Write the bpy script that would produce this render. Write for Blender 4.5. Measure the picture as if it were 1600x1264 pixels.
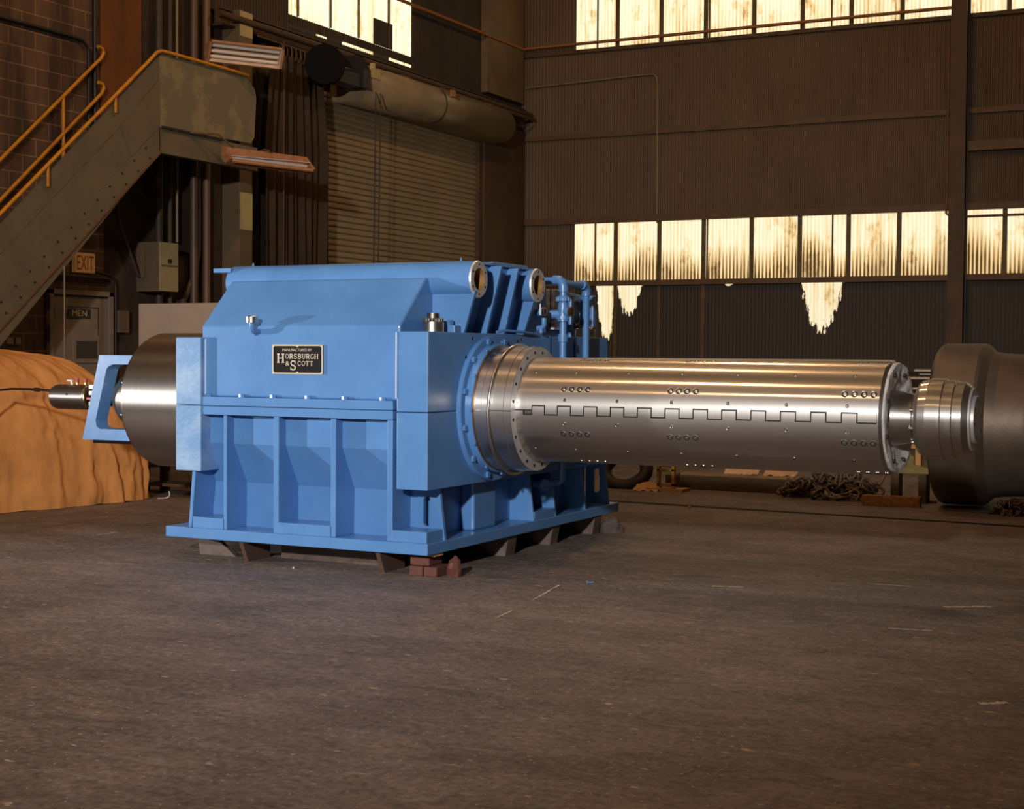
import bpy, bmesh, math, random
from math import sin, cos, pi, sqrt, radians, tan, atan2
from mathutils import Vector, Matrix, noise, Euler

for o in list(bpy.data.objects): bpy.data.objects.remove(o)
S = bpy.context.scene
COL = S.collection
random.seed(7)

# ------------------------------------------------------------------ camera
yaw, pitch, roll = 0.46476957, -0.03327749, 0.00665013
f = Vector((-sin(yaw)*cos(pitch), cos(yaw)*cos(pitch), sin(pitch)))
r0 = Vector((cos(yaw), sin(yaw), 0)); u0 = r0.cross(f)
rr = r0*cos(roll)+u0*sin(roll); uu = -r0*sin(roll)+u0*cos(roll)
cam_d = bpy.data.cameras.new('camera'); cam = bpy.data.objects.new('camera', cam_d); COL.objects.link(cam)
M = Matrix.Identity(4)
for i in range(3):
    M[i][0], M[i][1], M[i][2] = rr[i], uu[i], -f[i]
M[2][3] = 1.5
cam.matrix_world = M
cam_d.sensor_fit = 'HORIZONTAL'; cam_d.sensor_width = 36; cam_d.lens = 36*2347.515/1600
cam_d.clip_end = 200
S.camera = cam

# ------------------------------------------------------------------ world, lamps, exposure
W = bpy.data.worlds.new('world'); S.world = W; W.use_nodes = True
bg = W.node_tree.nodes['Background']; bg.inputs[0].default_value = (0.030, 0.020, 0.0125, 1); bg.inputs[1].default_value = 1.0
S.view_settings.view_transform = 'Standard'; S.view_settings.look = 'None'
S.view_settings.exposure = 0; S.view_settings.gamma = 1; S.view_settings.use_curve_mapping = False

def lamp(name, kind, loc, power, color, size, target=None, spot=None):
    d = bpy.data.lights.new(name, kind); d.energy = power; d.color = color
    if kind == 'AREA': d.shape = 'DISK'; d.size = size
    else: d.shadow_soft_size = size
    if spot: d.spot_size = radians(spot); d.spot_blend = 0.5
    o = bpy.data.objects.new(name, d); COL.objects.link(o); o.location = loc
    if target: o.rotation_euler = (Vector(target)-Vector(loc)).to_track_quat('-Z', 'Y').to_euler()
    return o
# photographer's two flash heads left and front of the machine
fl_side = lamp('flash_lamp_side', 'SPOT', (-14.8, 4.75, 1.65), 3350, (1, 0.95, 0.90), 0.08, (-4.4, 8.85, 1.15), 46)
fl_side.data.spot_blend = 1.0
fl_front = lamp('flash_lamp_front', 'SPOT', (-0.8, -6.5, 4.9), 10600, (1, 0.94, 0.88), 0.26, (-5.9, 10.0, 2.3), 43)
fl_front.data.spot_blend = 1.0
# high bay shop lamps, warm, in rows under the roof
for y in (-0.6, 5.4, 11.8, 17.4):
    for x in (-6.6,):
        lamp('high_bay_lamp', 'POINT', (x, y, 10.2), 460, (1, 0.58, 0.28), 0.22)

# ------------------------------------------------------------------ materials
def mat(name, color=(.5,.5,.5), rough=.5, metal=0.0, spec=.5, noise_amt=0, noise_scale=5, color2=None, bump=0, bump_scale=30, emit=None, estr=0, coat=0, stretch=(1,1,1), lo=.35, hi=.7, detail=6):
    m = bpy.data.materials.new(name); m.use_nodes = True
    nt = m.node_tree; b = nt.nodes['Principled BSDF']
    b.inputs['Base Color'].default_value = (*color, 1); b.inputs['Roughness'].default_value = rough
    b.inputs['Metallic'].default_value = metal; b.inputs['Specular IOR Level'].default_value = spec
    if coat: b.inputs['Coat Weight'].default_value = coat; b.inputs['Coat Roughness'].default_value = .15
    if emit: b.inputs['Emission Color'].default_value = (*emit, 1); b.inputs['Emission Strength'].default_value = estr
    geo = nt.nodes.new('ShaderNodeNewGeometry')
    mp = nt.nodes.new('ShaderNodeMapping'); mp.inputs['Scale'].default_value = stretch
    nt.links.new(geo.outputs['Position'], mp.inputs['Vector'])
    if color2:
        n = nt.nodes.new('ShaderNodeTexNoise'); n.inputs['Scale'].default_value = noise_scale; n.inputs['Detail'].default_value = detail
        n.inputs['Roughness'].default_value = .65
        nt.links.new(mp.outputs[0], n.inputs['Vector'])
        cr = nt.nodes.new('ShaderNodeValToRGB'); cr.color_ramp.elements[0].position = lo; cr.color_ramp.elements[1].position = hi
        cr.color_ramp.elements[0].color = (*color, 1); cr.color_ramp.elements[1].color = (*color2, 1)
        nt.links.new(n.outputs['Fac'], cr.inputs['Fac']); nt.links.new(cr.outputs[0], b.inputs['Base Color'])
    if bump:
        n2 = nt.nodes.new('ShaderNodeTexNoise'); n2.inputs['Scale'].default_value = bump_scale; n2.inputs['Detail'].default_value = 5
        nt.links.new(mp.outputs[0], n2.inputs['Vector'])
        bp = nt.nodes.new('ShaderNodeBump'); bp.inputs['Strength'].default_value = bump; bp.inputs['Distance'].default_value = .02
        nt.links.new(n2.outputs['Fac'], bp.inputs['Height']); nt.links.new(bp.outputs[0], b.inputs['Normal'])
    return m
def nodes_of(m): return m.node_tree, m.node_tree.nodes['Principled BSDF']

blue = mat('blue_paint', (.074,.200,.456), .30, 0, .5, color2=(.098,.242,.524), noise_scale=2.2, bump=.04, bump_scale=9)
blue_glare = mat('blue_paint_glare', (.115,.255,.49), .40, 0, .5, color2=(.27,.40,.60), noise_scale=2.6, lo=.40, hi=.68, bump=.10, bump_scale=26, stretch=(.8,1,1.5))  # blue paint with the whitish glare worked into its colour
def steel(name, col, rough, aniso, tang=None, col2=None, nscale=6, stretch=(40,1,1), rough2=0):
    m = mat(name, col, rough, 1.0, .5, color2=col2, noise_scale=nscale, stretch=stretch)
    nt, b = nodes_of(m)
    b.inputs['Anisotropic'].default_value = aniso
    if tang:
        c = nt.nodes.new('ShaderNodeCombineXYZ')
        for i in range(3): c.inputs[i].default_value = tang[i]
        nt.links.new(c.outputs[0], b.inputs['Tangent'])
    if rough2:      # second, broader lobe of the same turned surface
        b2 = nt.nodes.new('ShaderNodeBsdfPrincipled'); b2.inputs['Metallic'].default_value = 1; b2.inputs['Roughness'].default_value = rough2; b2.inputs['Anisotropic'].default_value = .6
        nt.links.new(c.outputs[0], b2.inputs['Tangent'])
        src = b.inputs['Base Color'].links[0].from_socket; nt.links.new(src, b2.inputs['Base Color'])
        mx = nt.nodes.new('ShaderNodeMixShader'); mx.inputs[0].default_value = .52
        nt.links.new(b.outputs[0], mx.inputs[1]); nt.links.new(b2.outputs[0], mx.inputs[2])
        nt.links.new(mx.outputs[0], nt.nodes['Material Output'].inputs['Surface'])
    return m
steel_turned = steel('turned_steel', (.60,.575,.55), .17, .86, (1,0,0), (.66,.635,.61), rough2=.45)
steel_drum = steel('brushed_drum_steel', (.50,.47,.44), .31, .80, (1,0,0), (.66,.63,.60), 5, (60,1,1))
steel_hub = steel('hub_steel', (.52,.44,.33), .36, .5, (1,0,0), (.60,.52,.40))
steel_union = steel('union_steel', (.30,.28,.27), .42, .7, (1,0,0), (.36,.34,.32))
steel_plain = steel('bright_steel', (.62,.60,.57), .30, 0)
steel_dark = steel('dark_steel', (.22,.20,.19), .42, 0)
steel_face = mat('milled_white_metal', (.62,.60,.60), .45, .6, .5, color2=(.75,.73,.73), noise_scale=8)
pale_metal = mat('pale_anodised_panel', (.55,.55,.60), .4, 0, .5)
foil = mat('crumpled_foil', (.80,.78,.80), .38, .30, .6, bump=.8, bump_scale=11, color2=(.80,.78,.80), noise_scale=9)
copper = mat('copper_lip', (.45,.22,.09), .35, 1, .5, color2=(.60,.36,.16), noise_scale=12)
brass = mat('brass', (.62,.45,.20), .35, 1)
gold_bore = mat('bronze_bore', (.33,.165,.055), .42, .35, .5, color2=(.44,.26,.11), noise_scale=4, stretch=(1,1,8))
black = mat('black_enamel', (.005,.0045,.0045), .8, 0, .1)
plate_black = mat('nameplate_black', (.012,.011,.012), .75, 0, .12)
hole = mat('dark_hole', (.008,.007,.007), .6)
letter = mat('cast_letter', (.62,.55,.42), .4, .5)
white_part = mat('white_plastic', (.75,.73,.70), .4)
red_part = mat('red_cap', (.35,.03,.04), .4)
yellow = mat('orange_yellow_paint', (.60,.25,.018), .5, 0, .3, color2=(.36,.13,.012), noise_scale=7, lo=.45, hi=.75)
stair_m = mat('stair_paint', (.155,.125,.075), .55, 0, .3, color2=(.115,.092,.06), noise_scale=2.5, bump=.05)
guard_m = mat('guard_paint', (.16,.135,.085), .5, 0, .3, color2=(.235,.185,.095), noise_scale=1.5, lo=.50, hi=.56, bump=.1, bump_scale=3)
rust_edge = mat('rusted_edge', (.17,.085,.045), .7, 0, .2, color2=(.11,.06,.035), noise_scale=12)
dark_wall_m = mat('shaded_plaster', (.034,.024,.019), .85, 0, .2, color2=(.066,.045,.031), noise_scale=1.6, bump=.1, stretch=(1,1,.6))  # dark plaster, darkened further for the shade below the landing
rust_col_m = mat('rust_primer', (.20,.068,.018), .75, 0, .2, color2=(.11,.045,.017), noise_scale=2.2, stretch=(1,1,.4))
brown_steel = mat('brown_structural_steel', (.062,.036,.020), .65, 0, .3, color2=(.095,.055,.028), noise_scale=2.5)
girt_m = mat('brown_girt_paint', (.085,.048,.023), .6, 0, .3, color2=(.13,.07,.03), noise_scale=4)
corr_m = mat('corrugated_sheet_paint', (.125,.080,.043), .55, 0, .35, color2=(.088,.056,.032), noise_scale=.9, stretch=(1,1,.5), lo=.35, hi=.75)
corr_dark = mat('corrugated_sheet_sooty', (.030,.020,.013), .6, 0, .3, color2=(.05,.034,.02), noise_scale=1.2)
shutter_m = mat('shutter_paint', (.28,.205,.115), .5, 0, .35, color2=(.21,.155,.09), noise_scale=1.2)
hood_m = mat('shutter_hood_paint', (.26,.19,.10), .42, 0, .4, color2=(.18,.13,.075), noise_scale=2)
curtain_m = mat('dark_canvas', (.052,.034,.020), .85, 0, .1, color2=(.035,.024,.016), noise_scale=3)
pilaster_m = mat('pilaster_paint', (.15,.105,.058), .7, 0, .2, color2=(.115,.082,.048), noise_scale=2.5)
patch_m = mat('pale_yellow_paint', (.46,.37,.17), .6, 0, .2, color2=(.38,.30,.14), noise_scale=3)
white_board = mat('pale_board', (.36,.28,.215), .7, 0, .2, color2=(.31,.24,.19), noise_scale=2)
door_m = mat('grey_door_paint', (.24,.185,.14), .6, 0, .3, color2=(.19,.145,.11), noise_scale=1.6, stretch=(1,1,.4))
elbox_m = mat('grey_green_enamel', (.32,.27,.145), .55, 0, .3, color2=(.25,.20,.11), noise_scale=7)
dirtbox_m = mat('dusty_box_enamel', (.12,.085,.055), .6, 0, .2)
exit_m = mat('exit_sign_plate', (.62,.33,.10), .5, 0, .2, emit=(.62,.30,.08), estr=.10)
exit_red = mat('exit_red', (.45,.035,.015), .5)
men_m = mat('sign_black', (.03,.025,.022), .5)
men_l = mat('sign_letters', (.60,.50,.32), .5)
conduit_m = mat('conduit_grime', (.045,.032,.024), .55, 0, .3, color2=(.08,.055,.035), noise_scale=3)
conduit_pale = mat('conduit_pale', (.22,.17,.09), .5, .2)
conduit_dark = mat('conduit_dark', (.012,.010,.012), .5)
fix_white = mat('fixture_reflector', (.60,.46,.36), .45, 0, .4, color2=(.48,.36,.27), noise_scale=5)
fix_rust = mat('fixture_rusty', (.40,.19,.085), .6, 0, .3, color2=(.28,.12,.05), noise_scale=9)
tube_m = mat('fluorescent_tube', (.75,.66,.56), .3)
lens_m = mat('lilac_louvre', (.42,.36,.44), .4)
skid_m = mat('skid_steel', (.095,.066,.054), .65, .2, .3, color2=(.16,.115,.10), noise_scale=8)
skid_red = mat('skid_edge_brown', (.085,.048,.036), .7, 0, .2)
brick_m = mat('red_brick', (.13,.048,.036), .8, 0, .2, color2=(.09,.038,.032), noise_scale=14, bump=.3)
rock_m = mat('grey_rubble', (.11,.085,.075), .8, 0, .2, color2=(.06,.047,.042), noise_scale=14, bump=.4)
wood_m = mat('weathered_timber', (.26,.15,.075), .75, 0, .2, color2=(.15,.09,.045), noise_scale=5, stretch=(1,6,6))
wood_dark = mat('dark_timber', (.10,.062,.036), .8, 0, .2, color2=(.055,.035,.022), noise_scale=5, stretch=(1,6,6))
rusty_bar_m = mat('rusted_bar', (.34,.15,.045), .75, 0, .2, color2=(.14,.065,.025), noise_scale=26, bump=.3)
card_m = mat('cardboard', (.50,.29,.14), .85, 0, .1, color2=(.38,.21,.10), noise_scale=5)
chain_m = mat('chain_iron', (.17,.12,.085), .5, .45, .4, color2=(.10,.07,.05), noise_scale=20)
roll_m = mat('mill_roll_steel', (.115,.09,.073), .46, .5, .4, color2=(.17,.125,.092), noise_scale=3, bump=.06)
olive_m = mat('olive_paint', (.22,.18,.04), .55, 0, .3, color2=(.12,.09,.03), noise_scale=8)
yel_m = mat('grimy_yellow_paint', (.42,.22,.035), .55, 0, .3, color2=(.16,.08,.02), noise_scale=14)
rubber_m = mat('black_rubber', (.018,.014,.012), .65)
orange_scrap = mat('orange_plastic', (.55,.10,.02), .5)
blue_scrap = mat('blue_grey_metal', (.10,.16,.26), .45)
weld_m = mat('pale_weld', (.36,.50,.72), .4)

def tarp_material():
    m = mat('ochre_canvas', (.66,.295,.094), .85, 0, .12, color2=(.52,.225,.070), noise_scale=2.2, lo=.36, hi=.74, bump=.6, bump_scale=5, stretch=(1,1.6,.8))
    return m
tarp_m = tarp_material()

def floor_material():
    m = bpy.data.materials.new('shop_floor'); m.use_nodes = True
    nt, b = nodes_of(m); L = nt.links.new
    geo = nt.nodes.new('ShaderNodeNewGeometry')
    def noise_n(scale, detail=6, rough=.6, st=(1,1,1)):
        mp = nt.nodes.new('ShaderNodeMapping'); mp.inputs['Scale'].default_value = st
        L(geo.outputs['Position'], mp.inputs['Vector'])
        n = nt.nodes.new('ShaderNodeTexNoise'); n.inputs['Scale'].default_value = scale; n.inputs['Detail'].default_value = detail; n.inputs['Roughness'].default_value = rough
        L(mp.outputs[0], n.inputs['Vector']); return n.outputs['Fac']
    def ramp(inp, a, bb, ca, cb):
        cr = nt.nodes.new('ShaderNodeValToRGB'); e = cr.color_ramp.elements
        e[0].position, e[1].position = a, bb; e[0].color = (*ca,1); e[1].color = (*cb,1); L(inp, cr.inputs['Fac']); return cr.outputs[0]
    def mix(fac, a, bb, mode='MIX'):
        mx = nt.nodes.new('ShaderNodeMix'); mx.data_type = 'RGBA'; mx.blend_type = mode
        if isinstance(fac, float): mx.inputs['Factor'].default_value = fac
        else: L(fac, mx.inputs['Factor'])
        for s, v in ((6, a), (7, bb)):
            if isinstance(v, tuple): mx.inputs[s].default_value = (*v, 1)
            else: L(v, mx.inputs[s])
        return mx.outputs[2]
    base = ramp(noise_n(1.9, 9, .68, (.75,1.3,1)), .28, .74, (.104,.086,.080), (.205,.171,.160))
    st = ramp(noise_n(.55, 5, .6, (1,1.5,1)), .38, .66, (.80,.78,.78), (1.12,1.10,1.08))
    c = mix(1.0, base, st, 'MULTIPLY')
    fine = ramp(noise_n(26, 5, .7), .35, .68, (.58,.57,.56), (1.42,1.40,1.38))
    c = mix(1.0, c, fine, 'MULTIPLY')
    mid = ramp(noise_n(7.5, 6, .66, (.7,1.5,1)), .36, .66, (.80,.79,.78), (1.2,1.18,1.17))
    c = mix(1.0, c, mid, 'MULTIPLY')
    smear = ramp(noise_n(2.2, 9, .72, (.8,2.6,1)), .56, .67, (0,0,0), (.75,.75,.75))
    c = mix(smear, c, (.22,.165,.125))
    speck = ramp(noise_n(15, 4, .55, (.55,1.5,1)), .66, .70, (0,0,0), (.95,.95,.95))
    c = mix(speck, c, (.44,.31,.19))
    chip = ramp(noise_n(43, 2, .5), .675, .70, (0,0,0), (.9,.9,.9))
    c = mix(chip, c, (.42,.33,.25))
    dark = ramp(noise_n(1.7, 6, .62, (.8,1.6,1)), .60, .74, (0,0,0), (.6,.6,.6))
    c = mix(dark, c, (.034,.026,.022))
    L(c, b.inputs['Base Color'])
    rg = nt.nodes.new('ShaderNodeMapRange'); rg.inputs['To Min'].default_value = .48; rg.inputs['To Max'].default_value = .8
    L(noise_n(3, 5), rg.inputs['Value']); L(rg.outputs[0], b.inputs['Roughness'])
    b.inputs['Specular IOR Level'].default_value = .3
    bp = nt.nodes.new('ShaderNodeBump'); bp.inputs['Strength'].default_value = .25; bp.inputs['Distance'].default_value = .01
    L(noise_n(40, 4), bp.inputs['Height']); L(bp.outputs[0], b.inputs['Normal'])
    return m
floor_m = floor_material()

def block_material():
    # concrete blocks, .42 m by .207 m with pale joints, laid in the Y-Z plane
    m = bpy.data.materials.new('concrete_block'); m.use_nodes = True
    nt, b = nodes_of(m); L = nt.links.new
    geo = nt.nodes.new('ShaderNodeNewGeometry'); sp = nt.nodes.new('ShaderNodeSeparateXYZ'); L(geo.outputs['Position'], sp.inputs[0])
    cb = nt.nodes.new('ShaderNodeCombineXYZ')
    ad = nt.nodes.new('ShaderNodeMath'); ad.operation = 'ADD'; ad.inputs[1].default_value = -13.76; L(sp.outputs['Y'], ad.inputs[0])
    az = nt.nodes.new('ShaderNodeMath'); az.operation = 'ADD'; az.inputs[1].default_value = -5.645+207*.01*3; L(sp.outputs['Z'], az.inputs[0])
    L(ad.outputs[0], cb.inputs[0]); L(az.outputs[0], cb.inputs[1])
    br = nt.nodes.new('ShaderNodeTexBrick'); L(cb.outputs[0], br.inputs['Vector'])
    br.inputs['Scale'].default_value = 1; br.inputs['Brick Width'].default_value = .42; br.inputs['Row Height'].default_value = .207
    br.inputs['Mortar Size'].default_value = .008; br.inputs['Mortar Smooth'].default_value = .3; br.offset = .5
    br.inputs['Color1'].default_value = (.100,.066,.050,1); br.inputs['Color2'].default_value = (.128,.082,.060,1); br.inputs['Mortar'].default_value = (.26,.165,.10,1)
    n = nt.nodes.new('ShaderNodeTexNoise'); n.inputs['Scale'].default_value = 1.5; n.inputs['Detail'].default_value = 6
    mp = nt.nodes.new('ShaderNodeMapping'); mp.inputs['Scale'].default_value = (1,2.2,.45); L(geo.outputs['Position'], mp.inputs[0]); L(mp.outputs[0], n.inputs['Vector'])
    cr = nt.nodes.new('ShaderNodeValToRGB'); e = cr.color_ramp.elements; e[0].position=.35; e[1].position=.7; e[0].color=(.55,.53,.52,1); e[1].color=(1.5,1.35,1.15,1)
    L(n.outputs['Fac'], cr.inputs[0])
    mx = nt.nodes.new('ShaderNodeMix'); mx.data_type='RGBA'; mx.blend_type='MULTIPLY'; mx.inputs['Factor'].default_value=1
    L(br.outputs['Color'], mx.inputs[6]); L(cr.outputs[0], mx.inputs[7]); L(mx.outputs[2], b.inputs['Base Color'])
    b.inputs['Roughness'].default_value = .85; b.inputs['Specular IOR Level'].default_value = .2
    return m
block_m = block_material()

def glow_material(name, z0, z1, strength, axis='X', dirt=1.0, holes=None):
    """daylight coming through grimy corrugated glazing; dirt lies along the foot of the sheets.
    holes: list of (a, z, ra, rz) where the black overpaint has worn away (otherwise opaque)"""
    m = bpy.data.materials.new(name); m.use_nodes = True
    nt, b = nodes_of(m); L = nt.links.new
    geo = nt.nodes.new('ShaderNodeNewGeometry'); sp = nt.nodes.new('ShaderNodeSeparateXYZ'); L(geo.outputs['Position'], sp.inputs[0])
    def math_(op, a, bb=None, cc=None):
        n = nt.nodes.new('ShaderNodeMath'); n.operation = op
        for i, v in enumerate((a, bb, cc)):
            if v is None: continue
            if isinstance(v, (int, float)): n.inputs[i].default_value = v
            else: L(v, n.inputs[i])
        return n.outputs[0]
    def noise_n(scale, st, detail=5, rough=.6):
        mp = nt.nodes.new('ShaderNodeMapping'); mp.inputs['Scale'].default_value = st; L(geo.outputs['Position'], mp.inputs[0])
        n = nt.nodes.new('ShaderNodeTexNoise'); n.inputs['Scale'].default_value = scale; n.inputs['Detail'].default_value = detail; n.inputs['Roughness'].default_value = rough
        L(mp.outputs[0], n.inputs['Vector']); return n.outputs['Fac']
    along = sp.outputs[axis]
    # ridges of the sheet
    ridge = math_('MULTIPLY_ADD', math_('SINE', math_('MULTIPLY', along, 2*pi/.0678)), .5, .5)
    t = math_('DIVIDE', math_('SUBTRACT', sp.outputs['Z'], z0), z1-z0)       # 0 foot .. 1 top
    foot = math_('SUBTRACT', .62, math_('ADD', t, math_('MULTIPLY', math_('SUBTRACT', noise_n(.9, (1,1,.3)), .5), 1.6)))
    foot = math_('MULTIPLY', math_('MAXIMUM', math_('MULTIPLY', foot, 2.4), 0), dirt)
    foot = math_('MINIMUM', foot, 1.15)
    blot = math_('MULTIPLY', math_('MAXIMUM', math_('SUBTRACT', noise_n(3.2, (1,1,.55), 8, .68), .54), 0), 3.0)
    streak = math_('MULTIPLY', math_('MAXIMUM', math_('SUBTRACT', noise_n(13, (1,1,.05), 3), .5), 0), 1.4)
    d = math_('ADD', math_('ADD', math_('MULTIPLY', foot, math_('MULTIPLY_ADD', ridge, .62, .22)), blot), math_('ADD', streak, math_('MULTIPLY', ridge, .16)))
    fac = math_('MINIMUM', d, 1.0)
    cr = nt.nodes.new('ShaderNodeValToRGB'); e = cr.color_ramp.elements
    e[0].position = 0; e[0].color = (1.0,.90,.64,1); e[1].position = 1; e[1].color = (.055,.028,.010,1)
    k = e.new(.38); k.color = (.80,.56,.245,1); k = e.new(.7); k.color = (.36,.20,.072,1)
    L(fac, cr.inputs[0])
    b.inputs['Base Color'].default_value = (.034,.025,.016,1); b.inputs['Roughness'].default_value = .7
    m.cycles.emission_sampling = 'NONE'
    L(cr.outputs[0], b.inputs['Emission Color'])
    if holes is None:
        b.inputs['Emission Strength'].default_value = strength
    else:
        msk = None
        rag = math_('ADD', math_('MULTIPLY', math_('SUBTRACT', noise_n(9.5, (1,1,.34), 8, .74), .5), 2.5), math_('MULTIPLY', math_('SUBTRACT', ridge, .5), .25))
        for (ax, az, ra, rz, cut) in holes:
            dx = math_('ABSOLUTE', math_('DIVIDE', math_('SUBTRACT', along, ax), ra))
            dz = math_('DIVIDE', math_('SUBTRACT', az, sp.outputs['Z']), rz)      # 0 top .. 1 tip
            v = math_('SUBTRACT', math_('SUBTRACT', 1.0, math_('MULTIPLY', math_('MAXIMUM', dz, 0), cut)), math_('POWER', dx, 2.0))
            v = math_('ADD', math_('MULTIPLY', v, 2.2), math_('MULTIPLY', rag, 1.0))
            near = math_('MULTIPLY', math_('LESS_THAN', dx, 1.15), math_('LESS_THAN', dz, 1.15))
            v = math_('MULTIPLY', math_('GREATER_THAN', v, .42), near)
            msk = v if msk is None else math_('MAXIMUM', msk, v)
        L(math_('MULTIPLY', msk, strength), b.inputs['Emission Strength'])
    return m

# ------------------------------------------------------------------ mesh building
class MB:
    def __init__(s): s.v=[]; s.f=[]; s.m=[]; s.s=[]
    def add(s, verts, faces, mi=0, smooth=False):
        o = len(s.v); s.v += [tuple(v) for v in verts]
        for fc in faces: s.f.append(tuple(o+i for i in fc)); s.m.append(mi); s.s.append(smooth)
        return s
    def box(s, x0,x1,y0,y1,z0,z1, mi=0):
        v=[(x,y,z) for x in (x0,x1) for y in (y0,y1) for z in (z0,z1)]
        return s.add(v, [(0,1,3,2),(4,6,7,5),(0,4,5,1),(2,3,7,6),(0,2,6,4),(1,5,7,3)], mi)
    def prism(s, poly, axis, a, b, mi=0):
        n=len(poly)
        def p(q,t): return (t,q[0],q[1]) if axis=='X' else ((q[0],t,q[1]) if axis=='Y' else (q[0],q[1],t))
        v=[p(q,a) for q in poly]+[p(q,b) for q in poly]
        fs=[tuple(range(n)), tuple(reversed(range(n,2*n)))]+[(i,(i+1)%n,n+(i+1)%n,n+i) for i in range(n)]
        return s.add(v, fs, mi)
    def cyl(s, p0, p1, r0, r1=None, seg=24, caps=True, mi=0, smooth=True):
        r1 = r0 if r1 is None else r1
        p0=Vector(p0); p1=Vector(p1); d=(p1-p0).normalized()
        a=d.orthogonal().normalized(); b=d.cross(a)
        ring=lambda p,r:[p+(a*cos(2*pi*i/seg)+b*sin(2*pi*i/seg))*r for i in range(seg)]
        s.add(ring(p0,r0)+ring(p1,r1), [(i,(i+1)%seg,seg+(i+1)%seg,seg+i) for i in range(seg)], mi, smooth)
        if caps:
            if r0>0: s.add(ring(p0,r0), [tuple(reversed(range(seg)))], mi)
            if r1>0: s.add(ring(p1,r1), [tuple(range(seg))], mi)
        return s
    def lathe(s, prof, cy, cz, seg=64, mi=0):
        """profile [(x,r)..] about the X axis; every facet ring keeps its own vertices so edges stay crisp"""
        for k in range(len(prof)-1):
            (xa,ra),(xb,rb)=prof[k],prof[k+1]
            va=[(xa,cy+ra*cos(2*pi*i/seg),cz+ra*sin(2*pi*i/seg)) for i in range(seg)]
            vb=[(xb,cy+rb*cos(2*pi*i/seg),cz+rb*sin(2*pi*i/seg)) for i in range(seg)]
            if ra<1e-6: s.add(vb+[(xa,cy,cz)], [(i,seg,(i+1)%seg) for i in range(seg)], mi); continue
            if rb<1e-6: s.add(va+[(xb,cy,cz)], [(i,(i+1)%seg,seg) for i in range(seg)], mi); continue
            s.add(va+vb, [(i,(i+1)%seg,seg+(i+1)%seg,seg+i) for i in range(seg)], mi, abs(ra-rb)<.6*abs(xa-xb))
        return s
    def tube(s, pts, r, seg=10, closed=False, mi=0, caps=True):
        pts=[Vector(p) for p in pts]; n=len(pts); rings=[]; prev=None
        for i,p in enumerate(pts):
            if closed: d=(pts[(i+1)%n]-pts[i-1]).normalized()
            else: d=(pts[min(i+1,n-1)]-pts[max(i-1,0)]).normalized()
            if prev is None: a=d.orthogonal().normalized()
            else: a=(prev-d*prev.dot(d)).normalized()
            prev=a; b=d.cross(a)
            rings.append([p+(a*cos(2*pi*k/seg)+b*sin(2*pi*k/seg))*r for k in range(seg)])
        vs=[v for q in rings for v in q]; fs=[]
        for i in range(n if closed else n-1):
            j=(i+1)%n
            for k in range(seg): fs.append((i*seg+k,i*seg+(k+1)%seg,j*seg+(k+1)%seg,j*seg+k))
        s.add(vs,fs,mi,True)
        if not closed and caps: s.add(rings[0],[tuple(reversed(range(seg)))],mi); s.add(rings[-1],[tuple(range(seg))],mi)
        return s
    def grid(s, fn, nu, nv, mi=0, smooth=True):
        vs=[fn(i/nu,j/nv) for i in range(nu+1) for j in range(nv+1)]
        return s.add(vs,[(i*(nv+1)+j,(i+1)*(nv+1)+j,(i+1)*(nv+1)+j+1,i*(nv+1)+j+1) for i in range(nu) for j in range(nv)],mi,smooth)
    def hexhead(s, p, d, r, h, mi=0):
        return s.cyl(p, Vector(p)+Vector(d)*h, r, r, 6, True, mi, False)

WL = {}   # world location of every object
def wl(o): return WL[o.name]
def obj(name, mb, mats, parent=None, bevel=0, origin=None, recalc=True, smooth_bevel=2):
    vs = [Vector(v) for v in mb.v]
    if origin is None:
        lo = Vector([min(v[i] for v in vs) for i in range(3)]); hi = Vector([max(v[i] for v in vs) for i in range(3)])
        origin = (lo+hi)/2; origin.z = lo.z
    origin = Vector(origin)
    me = bpy.data.meshes.new(name); me.from_pydata([v-origin for v in vs], [], mb.f); me.update()
    for m in (mats if isinstance(mats,(list,tuple)) else [mats]): me.materials.append(m)
    me.polygons.foreach_set('material_index', mb.m); me.polygons.foreach_set('use_smooth', mb.s)
    if recalc:
        bm = bmesh.new(); bm.from_mesh(me); bmesh.ops.recalc_face_normals(bm, faces=bm.faces); bm.to_mesh(me); bm.free()
    o = bpy.data.objects.new(name, me); COL.objects.link(o)
    WL[o.name] = origin
    if parent: o.parent = parent; o.location = origin-wl(parent)
    else: o.location = origin
    if bevel:
        b = o.modifiers.new('bevel','BEVEL'); b.width = bevel; b.segments = smooth_bevel; b.limit_method='ANGLE'; b.angle_limit=radians(40)
    return o
def tag(o, label, cat, group=None):
    o['label']=label; o['category']=cat
    if group: o['group']=group
    return o
def thing(name, loc, label, cat, group=None):
    o = bpy.data.objects.new(name, None); COL.objects.link(o); o.location = loc; WL[o.name]=Vector(loc); o.empty_display_size=.1
    return tag(o,label,cat,group)
def struct(o): o['kind']='structure'; return o
def dup_part(o, parent, loc, rot=None):
    c = o.copy(); COL.objects.link(c); c.parent = parent; WL[c.name]=Vector(loc)
    c.location = Vector(loc)-(wl(parent) if parent else Vector((0,0,0)))
    if rot is not None: c.rotation_euler = rot
    return c
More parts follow.
